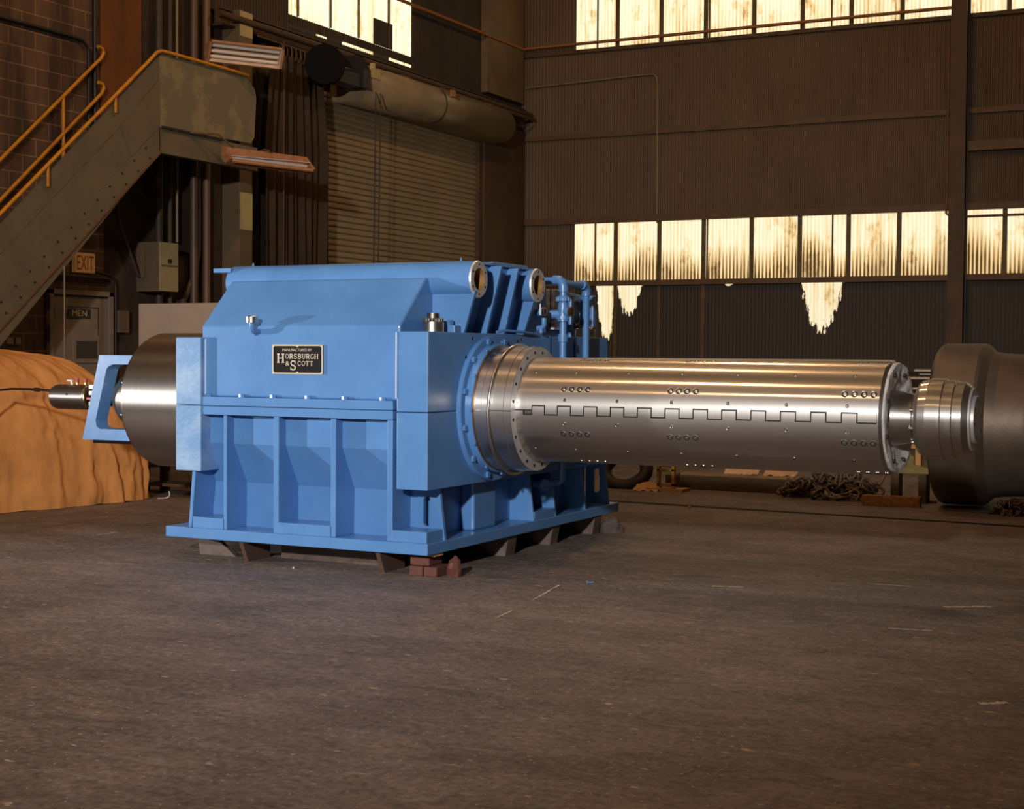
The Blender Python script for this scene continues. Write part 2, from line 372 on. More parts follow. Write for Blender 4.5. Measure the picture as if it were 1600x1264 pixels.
def text_mesh(body, x, y, z, h, w=None, face='-Y', depth=.003, align='LEFT'):
    """returns an MB with raised lettering; (x,y,z) is its lower left corner; face: direction the text looks at"""
    cu = bpy.data.curves.new('t','FONT'); cu.body = body; cu.size = 1; cu.extrude = 0
    to = bpy.data.objects.new('t', cu); COL.objects.link(to)
    dg = bpy.context.evaluated_depsgraph_get(); me = bpy.data.meshes.new_from_object(to.evaluated_get(dg))
    vs=[v.co.copy() for v in me.vertices]; fs=[tuple(p.vertices) for p in me.polygons]
    bpy.data.objects.remove(to); bpy.data.curves.remove(cu); bpy.data.meshes.remove(me)
    x0=min(v.x for v in vs); x1=max(v.x for v in vs); y0=min(v.y for v in vs); y1=max(v.y for v in vs)
    sy=h/(y1-y0); sx = (w/(x1-x0)) if w else sy
    mb=MB()
    def P(v, dd):
        a=(v.x-x0)*sx; b=(v.y-y0)*sy
        if face=='-Y': return (x+a, y-dd, z+b)
        if face=='+X': return (x+dd, y+a, z+b)
    n=len(vs)
    mb.add([P(v,depth) for v in vs], fs)
    return mb

# ================================================================== SETTING
XL, YB = -12.97, 26.2
fl = struct(obj('floor', MB().box(-24,9,-4,30,-.1,0), floor_m))
scr = mat('pale_scratch', (.66,.54,.40), .8, 0, .2, color2=(.34,.26,.19), noise_scale=22)
def scratch(a, b, w):
    a, b = Vector(a), Vector(b); n = 14; L_, R_s = [], []
    d = (b-a).normalized(); nn = Vector((-d.y, d.x))
    for i in range(n+1):
        p = a+(b-a)*i/n+nn*random.uniform(-.3,.3)*w; t = w*random.uniform(.3,1)
        L_.append((*(p+nn*t), .0015)); R_s.append((*(p-nn*t), .0015))
    obj('scratch_mark', MB().add(L_+R_s, [(i, i+1, n+2+i, n+1+i) for i in range(n)]), scr, fl, recalc=False)
for a_, b2, w_ in (((-3.974,8.223),(-4.088,8.859),.010),((-3.884,7.561),(-3.919,7.834),.008),((-1.835,8.32),(-1.60,8.361),.016),((-1.08,6.69),(-.972,6.77),.03),((-8.531,9.44),(-8.516,9.66),.028),((-1.943,4.813),(-1.915,4.816),.010),((-2.3,9.9),(-2.05,9.93),.014),((-1.7,9.2),(-1.45,9.35),.03),((-3.2,9.3),(-3.0,9.36),.02)): scratch(a_, b2, w_)
mb = MB()
for (a,b_) in ((( -9.5,14.47),(-1.0,13.88)),):
    d=Vector((b_[0]-a[0],b_[1]-a[1],0)).normalized(); nrm=Vector((-d.y,d.x,0))*.055
    p=[Vector((*a,0)),Vector((*b_,0))]
    mb.prism([(p[0]-nrm)[:2],(p[1]-nrm)[:2],(p[1]+nrm)[:2],(p[0]+nrm)[:2]],'Z',-.01,.003)
struct(obj('trim_1', mb, plate_black))
# worn painted aisle lines at left
for n_,(x,w_) in enumerate(((-9.28,.035),(-9.86,.03))):
    mb=MB(); y=7.6
    while y<12.6:
        l=random.uniform(.25,.8); mb.box(x-w_*random.uniform(.5,1),x+w_*random.uniform(.5,1),y,y+l,-.01,.0015); y+=l+random.choice((.0,.03,.15))
    struct(obj('trim_%d'%(n_+2), mb, mat('worn_aisle_line',(.20,.12,.045),.8,0,.2,color2=(.10,.07,.045),noise_scale=8)))

# --- left wall (block masonry, then dark plaster with shade in its colour, then sheet metal above the shutter)
struct(obj('wall_left', MB().box(XL-.25,XL,9.0,14.5,0,9.5), block_m))
struct(obj('wall_left_plaster', MB().box(XL-.25,XL,14.5,19.05,0,6.2).box(XL-.25,XL,24.35,26.45,0,6.2), dark_wall_m))
def corr(mb, a0, a1, z0, z1, axis, c, amp=.014, pitch=.0678, out=1, seg=8, mi=0):
    n=max(2,int(round((a1-a0)/pitch*seg))); vs=[]; fs=[]
    for i in range(n+1):
        a=a0+(a1-a0)*i/n; d=c+out*amp*cos(2*pi*a/pitch)
        for z in (z0,z1): vs.append((a,d,z) if axis=='X' else (d,a,z))
    for i in range(n): fs.append((2*i,2*i+2,2*i+3,2*i+1))
    return mb.add(vs,fs,mi,True)
mb=MB()
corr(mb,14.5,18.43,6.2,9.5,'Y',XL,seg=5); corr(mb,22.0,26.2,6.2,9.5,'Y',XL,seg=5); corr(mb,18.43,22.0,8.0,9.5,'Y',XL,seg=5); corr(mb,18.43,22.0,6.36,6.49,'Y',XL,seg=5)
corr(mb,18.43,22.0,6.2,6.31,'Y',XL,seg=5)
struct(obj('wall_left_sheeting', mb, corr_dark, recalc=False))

# --- back wall
mb=MB()
corr(mb,-13.0,-11.82,0,9.5,'X',YB)
corr(mb,-11.82,6.0,3.985,7.26,'X',YB)
corr(mb,-11.82,6.0,8.6,9.5,'X',YB)
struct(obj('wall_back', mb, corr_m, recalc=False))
struct(obj('wall_back_footing', MB().box(-11.82,6.0,YB-.02,YB+.2,0,1.25), mat('sooty_footing',(.040,.026,.016),.8,0,.2,color2=(.028,.019,.012),noise_scale=2)))
glow_low = glow_material('grimy_glazing_low', 2.9, 3.985, 1.12, 'X', 1.0)
glow_up = glow_material('grimy_glazing_high', 6.6, 8.6, 1.22, 'X', .35)
glow_left = glow_material('grimy_glazing_left', 6.0, 7.9, 1.35, 'Y', .15)
painted = glow_material('overpainted_glazing', .6, 1.4, 1.05, 'X', 0, holes=[(-11.16,2.86,.24,.95,.72),(-10.70,2.86,.30,.55,.75),(-7.04,2.84,.44,.82,.75),(-8.75,2.815,.10,.06,1.0),(-4.58,2.82,.03,.13,.6)])
nwin=[0]
def window(a0,a1,z0,z1,axis,c,m,mull,name=None,thin=()):
    nwin[0]+=1
    w = struct(obj('window_%d'%nwin[0], corr(MB(),a0,a1,z0,z1,axis,c,amp=.008), m, recalc=False))
    for a,t in [(q,.038) for q in mull]+[(q,.012) for q in thin]:
        b=MB()
        if axis=='X': b.box(a-t,a+t,c-.045,c-.012,z0,z1)
        else: b.box(c+.012,c+.045,a-t,a+t,z0,z1)
        obj('mullion', b, mat_mull, w)
    return w
mat_mull = mat('olive_mullion',(.125,.085,.025),.55,0,.3,color2=(.07,.045,.016),noise_scale=9)
LM=(-10.963,-10.09,-9.228,-8.319,-7.435,-6.566,-5.689)
window(-11.82,-4.80,2.897,3.985,'X',YB,glow_low,LM,thin=(-11.382,-9.16,-6.849))
window(-4.62,6.0,2.91,3.99,'X',YB,glow_low,tuple(-3.94+.88*k for k in range(11)))
window(-11.82,-4.80,7.26,8.6,'X',YB,glow_up,LM,thin=(-11.37,-9.16,-6.917))
window(-4.62,6.0,7.27,8.6,'X',YB,glow_up,tuple(-3.932+.88*k for k in range(11)))
w5=window(18.43,22.0,6.49,8.0,'Y',XL,glow_left,(),thin=(18.64,19.508,20.307,21.217))
obj('patch_panel', MB().box(XL+.012,XL+.03,20.77,21.34,6.49,6.90), corr_dark, w5)
w6=struct(obj('window_6', MB().box(XL-.03,XL-.005,19.92,20.79,6.31,6.36).box(XL-.03,XL-.005,21.32,22.0,6.31,6.36).box(XL-.03,XL-.005,19.2,19.45,6.31,6.34), glow_left))
w7=struct(obj('window_7', corr(MB(),-11.82,6.0,1.25,2.85,'X',YB,amp=.003), painted, recalc=False))
for a in LM[:3]: obj('mullion', MB().box(a-.035,a+.035,YB-.045,YB-.012,1.25,2.85), mat_mull if a<-10.9 else girt_m, w7)
# girts, sills and header angles (trim)
nt_=[3]
def trim(mb, m, bevel=0):
    nt_[0]+=1; return struct(obj('trim_%d'%nt_[0], mb, m, bevel=bevel))
for (x0,x1) in ((-13.0,-4.81),(-4.55,6.0)):
    trim(MB().box(x0,x1,YB-.10,YB-.01,2.83,2.90).box(x0,x1,YB-.14,YB-.10,2.80,2.85), girt_m)          # sill
    trim(MB().box(x0,x1,YB-.09,YB-.01,3.985,4.10), girt_m)                                       # header
    trim(MB().box(x0,x1,YB-.07,YB-.015,5.60,5.69), girt_m)           # middle girt
    trim(MB().box(x0,x1,YB-.07,YB-.01,7.20,7.27), brown_steel)                                   # upper sill
trim(MB().box(-4.55,6.0,YB-.2,YB-.05,4.96,5.12), girt_m)
trim(MB().tube([(6.0,YB-.2,3.90),(-4.80,YB-.2,3.86),(-4.87,YB-.2,3.92),(-4.87,YB-.2,7.1)],.022,8), rust_edge)
# pipe rail that runs round the corner at the upper sills
trim(MB().tube([(-4.83,YB-.2,7.365),(-12.75,YB-.2,7.345),(-12.82,YB-.25,7.335),(-12.82,19.0,7.284),(-12.82,15,7.26)],.03,8), mat('rusty_pipe',(.26,.105,.030),.55,.2,.3))
# wall columns
trim(MB().box(-4.81,-4.55,YB-.36,YB-.32,0,9.5).box(-4.70,-4.66,YB-.32,YB-.06,0,9.5).box(-4.81,-4.55,YB-.06,YB-.02,0,9.5), brown_steel)
trim(MB().box(XL,XL+.14,24.5,26.0,6.3,9.5), mat('column_casing',(.18,.115,.055),.6,0,.3,color2=(.12,.078,.04),noise_scale=1.4))
trim(MB().box(XL,XL+.14,24.42,26.05,0,6.05), brown_steel)
trim(MB().box(XL,XL+.04,14.42,15.16,4.0,9.5), rust_col_m, .01)
pil=trim(MB().box(XL-.05,XL+.3,16.87,17.16,0,6.20), pilaster_m, .008)
for (z0,z1) in ((5.85,6.19),(3.2,3.71)):
    obj('paint_patch', MB().box(XL+.3,XL+.304,16.875,17.155,z0,z1), patch_m, pil)
# girder and pipework over the shutter
trim(MB().box(XL+.08,XL+.12,16.6,26.0,5.98,6.17).box(XL,XL+.20,16.6,26.0,6.17,6.19).box(XL,XL+.22,16.6,26.0,5.95,5.98), brown_steel)
trim(MB().tube([(XL+.30,16.4,6.06),(XL+.30,20.2,6.06),(XL+.30,26.0,6.07)],.05,12), brown_steel)
trim(MB().tube([(XL+.38,20.6,5.97),(XL+.38,26.0,5.98)],.03,8), girt_m)
for y in (21.0,22.3,23.9): trim(MB().prism([(XL+.1,5.97),(XL+.42,5.97),(XL+.42,6.0),(XL+.1,6.0)],'Y',y,y+.28), rust_edge)

# --- roller shutter
d2=struct(obj('door_2', MB().box(XL-.06,XL-.02,19.05,24.35,0,5.9), corr_dark))
mb=MB(); zz=0.0
prof=[]
n=int(5.6/.0935)
for i in range(n):
    z=i*.0935
    prof += [(0,z),(.022,z+.018),(.026,z+.045),(.018,z+.072),(0,z+.086)]
vs=[(XL+.0+d,y,z) for d,z in prof for y in (19.08,24.31)]
mb.add(vs,[(2*i,2*i+1,2*i+3,2*i+2) for i in range(len(prof)-1)],0,False)
obj('slat_curtain', mb, shutter_m, d2, recalc=False)
obj('guide_rail', MB().box(XL-.02,XL+.09,24.30,24.42,0,5.6), brown_steel, d2)
obj('guide_rail', MB().box(XL-.02,XL+.09,18.97,19.09,0,5.6), brown_steel, d2)
hood=MB(); cx,cz,R_=XL+.40,5.66,.30
hp=[(cx+R_*cos(a),cz+R_*sin(a)) for a in [radians(q) for q in range(-92,135,9)]]+[(XL,cz+R_*.72),(XL,cz-R_)]
hood.prism(hp,'Y',19.55,24.55)
ho=obj('shutter_hood', hood, hood_m, d2)
for p in ho.data.polygons:
    if len(p.vertices)==4: p.use_smooth=True
obj('hood_seam', MB().tube([(cx+(R_+.004)*cos(radians(a)),21.98,cz+(R_+.004)*sin(radians(a))) for a in range(-90,60,10)],.012,6), conduit_dark, d2)
obj('label_tag', MB().box(cx+.20,cx+.315,19.58,19.86,5.70,5.84), patch_m, d2)
obj('label_tag', MB().box(cx+.20,cx+.26,19.74,19.80,5.84,5.95), patch_m, d2)
tg=obj('label_tag', MB().box(cx+.25,cx+.272,22.18,22.34,5.82,5.93), fix_rust, d2)
obj('label_tag', MB().box(cx+.25,cx+.268,22.36,22.50,5.79,5.87), rust_col_m, d2)
obj('lift_gear_wheel', MB().cyl((XL+.60,18.52,5.70),(XL+.66,18.40,5.70),.29,.29,40), black, d2)
obj('gear_motor', MB().prism([(XL+.3,5.50),(XL+.75,5.50),(XL+.75,5.78),(XL+.62,6.0),(XL+.3,6.0)],'Y',19.32,19.52).cyl((XL+.6,18.6,5.62),(XL+.6,19.34,5.66),.12).box(XL+.45,XL+.72,18.7,19.4,5.50,5.62), conduit_dark, d2)
obj('pull_chain', MB().tube([(XL+.72,19.72,5.5),(XL+.70,19.70,2.5),(XL+.70,19.76,1.3),(XL+.70,19.83,2.5),(XL+.72,19.86,5.5)],.010,6), conduit_dark, d2)

# --- men's door
d1=struct(obj('door_1', MB().box(XL-.02,XL+.03,13.56,14.53,0,2.175), door_m))
fr=MB().box(XL,XL+.06,13.50,13.57,0,2.245).box(XL,XL+.06,14.53,14.605,0,2.245).box(XL,XL+.06,13.50,14.605,2.185,2.245)
obj('door_frame', fr, door_m, d1, .004)
obj('door_gap', MB().box(XL+.03,XL+.034,13.575,13.585,.02,2.175).box(XL+.03,XL+.034,13.575,14.525,2.165,2.178).box(XL+.03,XL+.034,13.80,14.36,2.035,2.045).box(XL+.03,XL+.034,14.352,14.364,1.62,2.045), conduit_dark, d1)
obj('hinge', MB().box(XL+.03,XL+.045,13.565,13.60,1.90,2.05), mat('hinge_blue_grey',(.05,.05,.09),.5), d1)
obj('vent_frame', MB().box(XL+.03,XL+.045,13.90,14.37,1.36,1.70), door_m, d1, .004)
obj('vent_mesh', MB().box(XL+.045,XL+.05,13.955,14.315,1.417,1.63), mat('dark_vent_mesh',(.05,.042,.036),.6), d1)
sg=obj('men_sign', MB().box(XL+.034,XL+.042,13.82,14.21,1.908,2.018), men_m, d1)
sl=text_mesh('MEN',XL+.042,13.89,1.932,.072,.25,'+X'); obj('sign_lettering', sl, men_l, sg, recalc=False)

# ================================================================== GEARBOX
G = thing('gearbox', (-6.08,10.34,0.15), 'large blue industrial gearbox with black nameplate and long polished steel spindle on floor skids', 'gearbox')
SH = 1.115; SY = 9.60          # spindle axis height and depth
def gp(name, mb, m=blue, bevel=.005, parent=None, **k): return obj(name, mb, m, parent or G, bevel, **k)
gp('base_plate', MB().box(-7.19,-4.978,8.684,12.004,.15,.228), bevel=.006)
# lower housing: front wall steps back towards the floor
prof=[(8.80,1.055),(8.80,.842),(8.955,.55),(8.95,.226),(11.75,.226),(11.75,1.055)]
gp('lower_housing', MB().prism(prof,'X',-6.97,-5.19))
# front ribs
for x0,x1 in ((-6.688,-6.659),(-6.25,-6.206),(-5.77,-5.728),(-5.314,-5.269)):
    gp('rib', MB().prism([(8.715,.228),(8.715,1.05),(8.81,1.05),(8.81,.84),(8.96,.55),(8.96,.228)],'X',x0,x1), bevel=.003)
gp('rib', MB().add([(-7.0,8.71,.228),(-6.972,8.71,.228),(-6.972,8.95,.228),(-7.0,8.95,.228),(-6.965,8.71,.64),(-6.935,8.71,.64),(-6.935,8.95,.64),(-6.965,8.95,.64)],[(0,1,2,3),(4,5,6,7),(0,1,5,4),(1,2,6,5),(2,3,7,6),(3,0,4,7)]), bevel=.003)
# foot pads between alternate ribs
for x0,x1 in ((-6.965,-6.688),(-6.206,-5.77),(-5.269,-5.0)):
    gp('foot_pad', MB().box(x0,x1,8.71,8.955,.226,.305), bevel=.004)
gp('foot_pad', MB().box(-5.19,-4.985,10.34,10.70,.226,.295), bevel=.004)
# side ribs (slightly flared to the foot)
def side_rib(y,t=.026,slot=False,top=.585):
    p=[(-5.20,.226),(-4.985,.226),(-5.03,top),(-5.20,top)]
    mb=MB()
    if not slot: mb.prism(p,'Y',y,y+t)
    else:
        # plate with an oblong hole: outer and inner loops bridged
        cxh,czh,rh,hh=-5.128,.42,.028,.075
        if y>9: cxh=-5.098; czh=.43
        inner=[(cxh+rh*cos(a),czh+hh+rh*sin(a)) for a in [pi*k/8 for k in range(9)]]+[(cxh+rh*cos(a),czh-hh+rh*sin(a)) for a in [pi+pi*k/8 for k in range(9)]]
        n=len(inner); outer=[]
        for q in inner:
            dx,dz=q[0]-cxh,q[1]-czh
            best=None
            for i in range(4):
                ax,az=p[i][0]-cxh,p[i][1]-czh; bx,bz=p[(i+1)%4][0]-cxh,p[(i+1)%4][1]-czh
                den=dx*(bz-az)-dz*(bx-ax)
                if abs(den)<1e-9: continue
                tt=(ax*(bz-az)-az*(bx-ax))/den; uu_=(ax*dz-az*dx)/den
                if tt>0 and -1e-6<=uu_<=1+1e-6 and (best is None or tt<best): best=tt
            outer.append((cxh+dx*best,czh+dz*best))
        # snap the nearest outer samples to the plate corners
        for c in p:
            k=min(range(n),key=lambda i:(outer[i][0]-c[0])**2+(outer[i][1]-c[1])**2); outer[k]=c
        for yy in (y,y+t):
            mb.add([(q[0],yy,q[1]) for q in outer]+[(q[0],yy,q[1]) for q in inner],[(i,(i+1)%n,n+(i+1)%n,n+i) for i in range(n)])
        mb.add([(q[0],y,q[1]) for q in outer]+[(q[0],y+t,q[1]) for q in outer],[(i,(i+1)%n,n+(i+1)%n,n+i) for i in range(n)])
        mb.add([(q[0],y,q[1]) for q in inner]+[(q[0],y+t,q[1]) for q in inner],[(i,(i+1)%n,n+(i+1)%n,n+i) for i in range(n)])
    return gp('rib', mb, bevel=0 if slot else .003, recalc=True)
side_rib(8.935,slot=True)
gp('slot_backing', MB().box(-5.19,-5.06,9.05,9.057,.28,.56), bevel=0)
for y in (10.325,10.715,11.30): side_rib(y)
side_rib(11.79,slot=True)
gp('support_column', MB().box(-5.19,-5.075,9.52,9.87,.226,.60), bevel=.02)
# split-line flanges with bolts
gp('lower_flange', MB().box(-6.93,-5.262,8.70,9.0,1.052,1.114), bevel=.003)
gp('upper_flange', MB().box(-6.93,-5.262,8.70,9.0,1.118,1.182), bevel=.003)
hb=gp('flange_bolt', MB().hexhead((-6.84,8.742,1.182),(0,0,1),.026,.022), bevel=.002)
for x in (-6.545,-6.272,-5.978,-5.671,-5.367): dup_part(hb,G,(x,wl(hb).y,wl(hb).z))
# upper housing: vertical front, sloped shoulder up to the header pipe
prof=[(8.745,1.182),(8.745,1.69),(9.09,2.03),(9.30,2.03),(9.9,2.03),(11.55,1.72),(11.7,1.18)]
gp('upper_housing', MB().prism(prof,'X',-6.905,-5.235), bevel=.014)
# weld seams
gp('weld_bead', MB().tube([(-5.225,8.684,1.20),(-5.225,8.684,1.645)],.007,6), weld_m, 0)
gp('weld_bead', MB().tube([(-5.272,8.716,.232),(-5.272,8.716,1.04)],.005,6), blue, 0)
gp('weld_bead', MB().tube([(-6.87,8.742,1.19),(-6.87,8.742,1.60)],.008,6), weld_m, 0)
# bearing blocks right: cap and pedestal, then the rear ones
gp('bearing_pedestal', MB().box(-5.222,-4.98,8.684,10.60,.587,1.106), bevel=.005)
gp('bearing_cap', MB().box(-5.222,-4.98,8.684,10.60,1.110,1.65), bevel=.006)
gp('bearing_pedestal', MB().box(-5.222,-4.98,10.62,11.72,.587,1.106), bevel=.005)
gp('bearing_cap', MB().box(-5.222,-4.99,10.622,11.05,1.110,1.64), bevel=.005)
gp('bearing_cap', MB().box(-5.222,-4.98,11.07,11.73,1.110,1.645), bevel=.005)
# bearing blocks left, pale glare put into their paint colour
gp('bearing_pedestal', MB().box(-7.10,-6.872,8.69,10.6,.64,1.116), blue_glare, .006)
gp('bearing_cap', MB().box(-7.10,-6.872,8.69,10.6,1.120,1.61), blue_glare, .008)
# end casing with overhanging wall, gusset plates
gp('end_casing', MB().prism([(-5.30,1.648),(-5.125,1.648),(-4.99,2.13),(-5.30,2.13)],'Y',9.20,10.22), bevel=.004)
def gusset(y,xb,xt,zt,xl=-5.25,t=.03): return gp('gusset_plate', MB().prism([(xl,1.648),(xb,1.648),(xt,zt),(xl,zt)],'Y',y,y+t), bevel=.003)
gusset(9.185,-4.985,-4.895,1.94)
gusset(9.58,-5.018,-4.895,2.13)
gusset(9.87,-5.018,-4.905,2.13)
gusset(10.19,-5.02,-4.92,1.94)
# header pipes along the ridge with machined end flanges
def header(cy,cz,R,x0,x1,xr):
    hp=gp('header_pipe', MB().lathe([(x0,0),(x0,R),(x1,R)],cy,cz,48), bevel=0)
    fl=MB().lathe([(x1,R+.001),(xr-.012,R+.001),(xr,R-.004),(xr,R*.60),(xr-.42,R*.58),(xr-.42,0)],cy,cz,48)
    n=len(fl.m)
    # bore facets take the bronze material
    for i,fc in enumerate(fl.f):
        rr_=[sqrt((fl.v[k][1]-cy)**2+(fl.v[k][2]-cz)**2) for k in fc]; xs=[fl.v[k][0] for k in fc]
        if max(rr_)<R*.605 : fl.m[i]=1
        elif min(xs)<xr-.013: fl.m[i]=2
    pf=gp('pipe_flange', fl, [steel_face, gold_bore, blue], 0, parent=hp)
    for k in range(6):
        a=radians(30+60*k); gp('bolt_hole', MB().cyl((xr-.01,cy+R*.80*cos(a),cz+R*.80*sin(a)),(xr+.0015,cy+R*.80*cos(a),cz+R*.80*sin(a)),.0085,seg=10), hole, 0, parent=hp)
    return hp
header(9.262,2.022,.129,-6.99,-4.93,-4.905)
header(10.22,2.021,.127,-5.6,-4.93,-4.91)
gp('top_plate', MB().prism([(9.46,2.135),(9.60,2.165),(10.13,2.165),(10.20,2.135)],'X',-6.7,-4.965), bevel=.004)
gp('lifting_tab', MB().box(-7.11,-6.95,9.14,9.24,2.10,2.133), bevel=.004)
gp('lifting_tab', MB().cyl((-6.83,9.262,2.148),(-6.83,9.262,2.175),.010,.005,8), bevel=0)
gp('lifting_tab', MB().cyl((-5.05,9.262,2.148),(-5.05,9.262,2.175),.010,.005,8), bevel=0)
gp('bracket_bar', MB().tube([(-5.0,9.72,1.662),(-4.97,9.80,1.675),(-4.95,10.10,1.665),(-4.97,10.33,1.652)],.011,8), bevel=0)
gp('drain_fitting', MB().cyl((-4.95,10.36,1.665),(-4.95,10.36,1.70),.018,seg=12), bevel=0)
# small piped outlets below the second header
gp('outlet_boss', MB().cyl((-5.02,10.42,1.83),(-4.96,10.42,1.83),.034,seg=20), blue, 0)
gp('outlet_lip', MB().cyl((-4.96,10.42,1.83),(-4.945,10.42,1.83),.034,seg=20), copper, 0)
gp('outlet_bore', MB().cyl((-4.97,10.42,1.83),(-4.943,10.42,1.83),.021,seg=16), hole, 0)
gp('outlet_elbow', MB().tube([(-5.0,10.40,1.70),(-4.955,10.40,1.71),(-4.945,10.40,1.73),(-4.945,10.40,1.78)],.022,10), bevel=0)
gp('drain_rod', MB().cyl((-4.93,10.30,1.80),(-4.93,10.30,1.905),.006,seg=8), white_part, 0)
# rear casing, sight panel, oval cover
gp('rear_casing', MB().prism([(10.66,1.64),(10.66,2.03),(11.28,2.02),(11.62,2.0),(11.62,1.64)],'X',-6.6,-5.16), bevel=.01)
gp('rear_casing', MB().prism([(10.30,1.645),(10.63,2.02),(10.68,2.02),(10.68,1.645)],'X',-5.6,-5.06), bevel=.005)
gp('sight_panel', MB().box(-5.16,-5.065,10.85,11.03,1.70,2.02), pale_metal, .006)
gp('sight_panel_seam', MB().box(-5.105,-5.098,10.845,10.852,1.70,2.02), hole, 0)
gp('casing_post', MB().box(-5.17,-5.08,11.20,11.26,1.64,1.99), bevel=.01)
gp('casing_post', MB().box(-5.17,-5.06,11.60,11.68,1.64,2.0), bevel=.01)
ov=MB(); 
ov.tube([(-5.13,11.40+.085*cos(2*pi*k/28),1.85+.10*sin(2*pi*k/28)) for k in range(28)],.014,8,True)
gp('oval_hatch_ring', ov, blue, 0)
gp('oval_hatch', MB().cyl((-5.18,11.40,1.85),(-5.152,11.40,1.85),.085,seg=28), steel_face, 0)
# tie-bolt nuts on the bearing caps
def nut(x,y,z,full=True):
    mb=MB().cyl((x,y,z),(x,y,z+.068),.074,seg=40).cyl((x,y,z+.068),(x,y,z+.072),.074,.066,40)
    n=gp('hydraulic_nut', mb, steel_plain, 0)
    t=MB()
    for k in range(16):
        a=2*pi*k/16; t.box(x+.062*cos(a)-.009,x+.062*cos(a)+.009,y+.062*sin(a)-.009,y+.062*sin(a)+.009,z+.07,z+.093)
    gp('nut_teeth', t, steel_dark, .002, parent=n)
    gp('stud_end', MB().cyl((x,y,z+.068),(x,y,z+(.128 if full else .098)),.042,seg=28), steel_dark, .003, parent=n)
nut(-5.095,8.95,1.65); nut(-5.10,11.35,1.645,False); nut(-5.10,11.56,1.645,False)
gp('nut_cover', MB().cyl((-5.10,9.12,1.65),(-5.10,9.12,1.735),.062,seg=24).box(-5.06,-5.0,9.08,9.16,1.65,1.70), bevel=.004)
# external oil pipes
px,py=-4.905,10.66
pa=gp('oil_pipe', MB().tube([(-5.15,10.68,2.078),(-4.975,10.67,2.082),(-4.935,10.665,2.078),(-4.912,10.66,2.062),(px,py,2.03),(px,py,1.2),(px,py,.54),(-4.908,10.66,.518),(-4.93,10.66,.505),(-5.19,10.66,.495)],.028,14), bevel=0)
gp('pipe_elbow', MB().tube([(-4.99,10.67,2.084),(-4.94,10.665,2.08),(-4.912,10.66,2.062),(px,py,2.035),(px,py,1.99)],.038,14), bevel=0, parent=pa)
gp('pipe_collar', MB().cyl((px,py,1.60),(px,py,1.66),.039,seg=16), bevel=.004, parent=pa)
vb=gp('valve_body', MB().cyl((px,py,1.76),(px,py,1.90),.046,.04,20).cyl((px,py,1.775),(px,py,1.80),.055,seg=8).cyl((px,py,1.90),(px,py,1.96),.036,.045,16).cyl((px-.10,py-.02,1.815),(px,py,1.815),.034,seg=16), bevel=.003, parent=pa)
hw=MB()
for k in range(8):
    a=2*pi*k/8; hw.box(px+.045*cos(a)-.013,px+.045*cos(a)+.013,py+.045*sin(a)-.013,py+.045*sin(a)+.013,1.915,1.95)
gp('valve_handwheel', hw.cyl((px,py,1.92),(px,py,1.945),.045,seg=16), bevel=.004, parent=pa)
gp('valve_port', MB().cyl((px+.065,py-.017,1.835),(px+.085,py-.02,1.835),.037,seg=20).cyl((px+.02,py-.01,1.835),(px+.065,py-.017,1.835),.034,seg=20,mi=1), [copper,blue], 0, parent=pa)
gp('valve_port_bore', MB().cyl((px+.08,py-.02,1.835),(px+.087,py-.02,1.835),.022,seg=16), hole, 0, parent=pa)
qx,qy=-4.90,11.09
pb=gp('oil_pipe', MB().tube([(px,py+.03,2.055),(-4.905,10.95,2.058),(-4.90,11.05,2.058),(qx,11.08,2.045),(qx,qy,2.01),(qx,qy,1.0),(qx,qy,.62),(-5.18,11.09,.60)],.028,14), bevel=0)
gp('pipe_elbow', MB().tube([(-4.90,11.0,2.06),(-4.90,11.05,2.058),(qx,11.08,2.045),(qx,qy,2.01),(qx,qy,1.975)],.037,14), bevel=0, parent=pb)
gp('hand_flange', MB().cyl((-4.98,10.47,.495),(-4.95,10.45,.495),.045,seg=20).cyl((-5.19,10.5,.495),(-4.96,10.46,.495),.03,seg=14), bevel=.003)
# bearing end cover with bolts (right)
cov=gp('bearing_cover', MB().lathe([(-4.985,.522),(-4.952,.522),(-4.946,.516),(-4.946,.465),(-4.90,.460),(-4.895,.455),(-4.895,.40)],SY,SH,96), blue, 0)
for k in range(12):
    a=radians(15+30*k); p=(-4.947,SY+.49*cos(a),SH+.49*sin(a))
    gp('cover_bolt', MB().hexhead(p,(1,0,0),.024,.020), blue, .002, parent=cov)
for k in range(12):
    a=radians(30*k); p=(-4.90,SY+.472*cos(a),SH+.472*sin(a)); gp('cover_screw', MB().cyl(p,(p[0]+.012,p[1],p[2]),.011,seg=8), blue, 0, parent=cov)
gp('seal_lip', MB().lathe([(-4.905,.447),(-4.886,.447),(-4.884,.425)],SY,SH,96), copper, 0)
for (y,z) in ((9.305,1.61),(9.345,1.555),(10.02,1.60),(10.08,1.612),(9.21,1.48)): gp('tapped_hole', MB().cyl((-4.985,y,z),(-4.978,y,z),.011,seg=10), hole, 0)
# hub, clamp ring, collar
gp('spindle_hub', MB().lathe([(-4.89,.440),(-4.835,.440),(-4.833,.436),(-4.775,.436),(-4.77,.43),(-4.77,.40)],SY,SH,128), steel_turned, 0)
ring=[(-4.768+.012*sin(2*pi*k/72),SY+.457*cos(2*pi*k/72),SH-.008+.458*sin(2*pi*k/72)) for k in range(72)]
gp('clamp_ring', MB().tube(ring,.012,10,True), steel_plain, 0)
col_=MB().lathe([(-4.765,.40),(-4.765,.440),(-4.760,.444),(-4.660,.444),(-4.657,.440),(-4.606,.440),(-4.604,.438)],SY,SH,128)
gp('spindle_collar', col_, steel_turned, 0)
cf=gp('collar_face', MB().lathe([(-4.604,.438),(-4.604,.366)],SY,SH,128), steel_face, 0)
gp('collar_split', MB().box(-4.766,-4.604,SY-.4455,SY-.437,SH-.003,SH+.002), hole, 0)
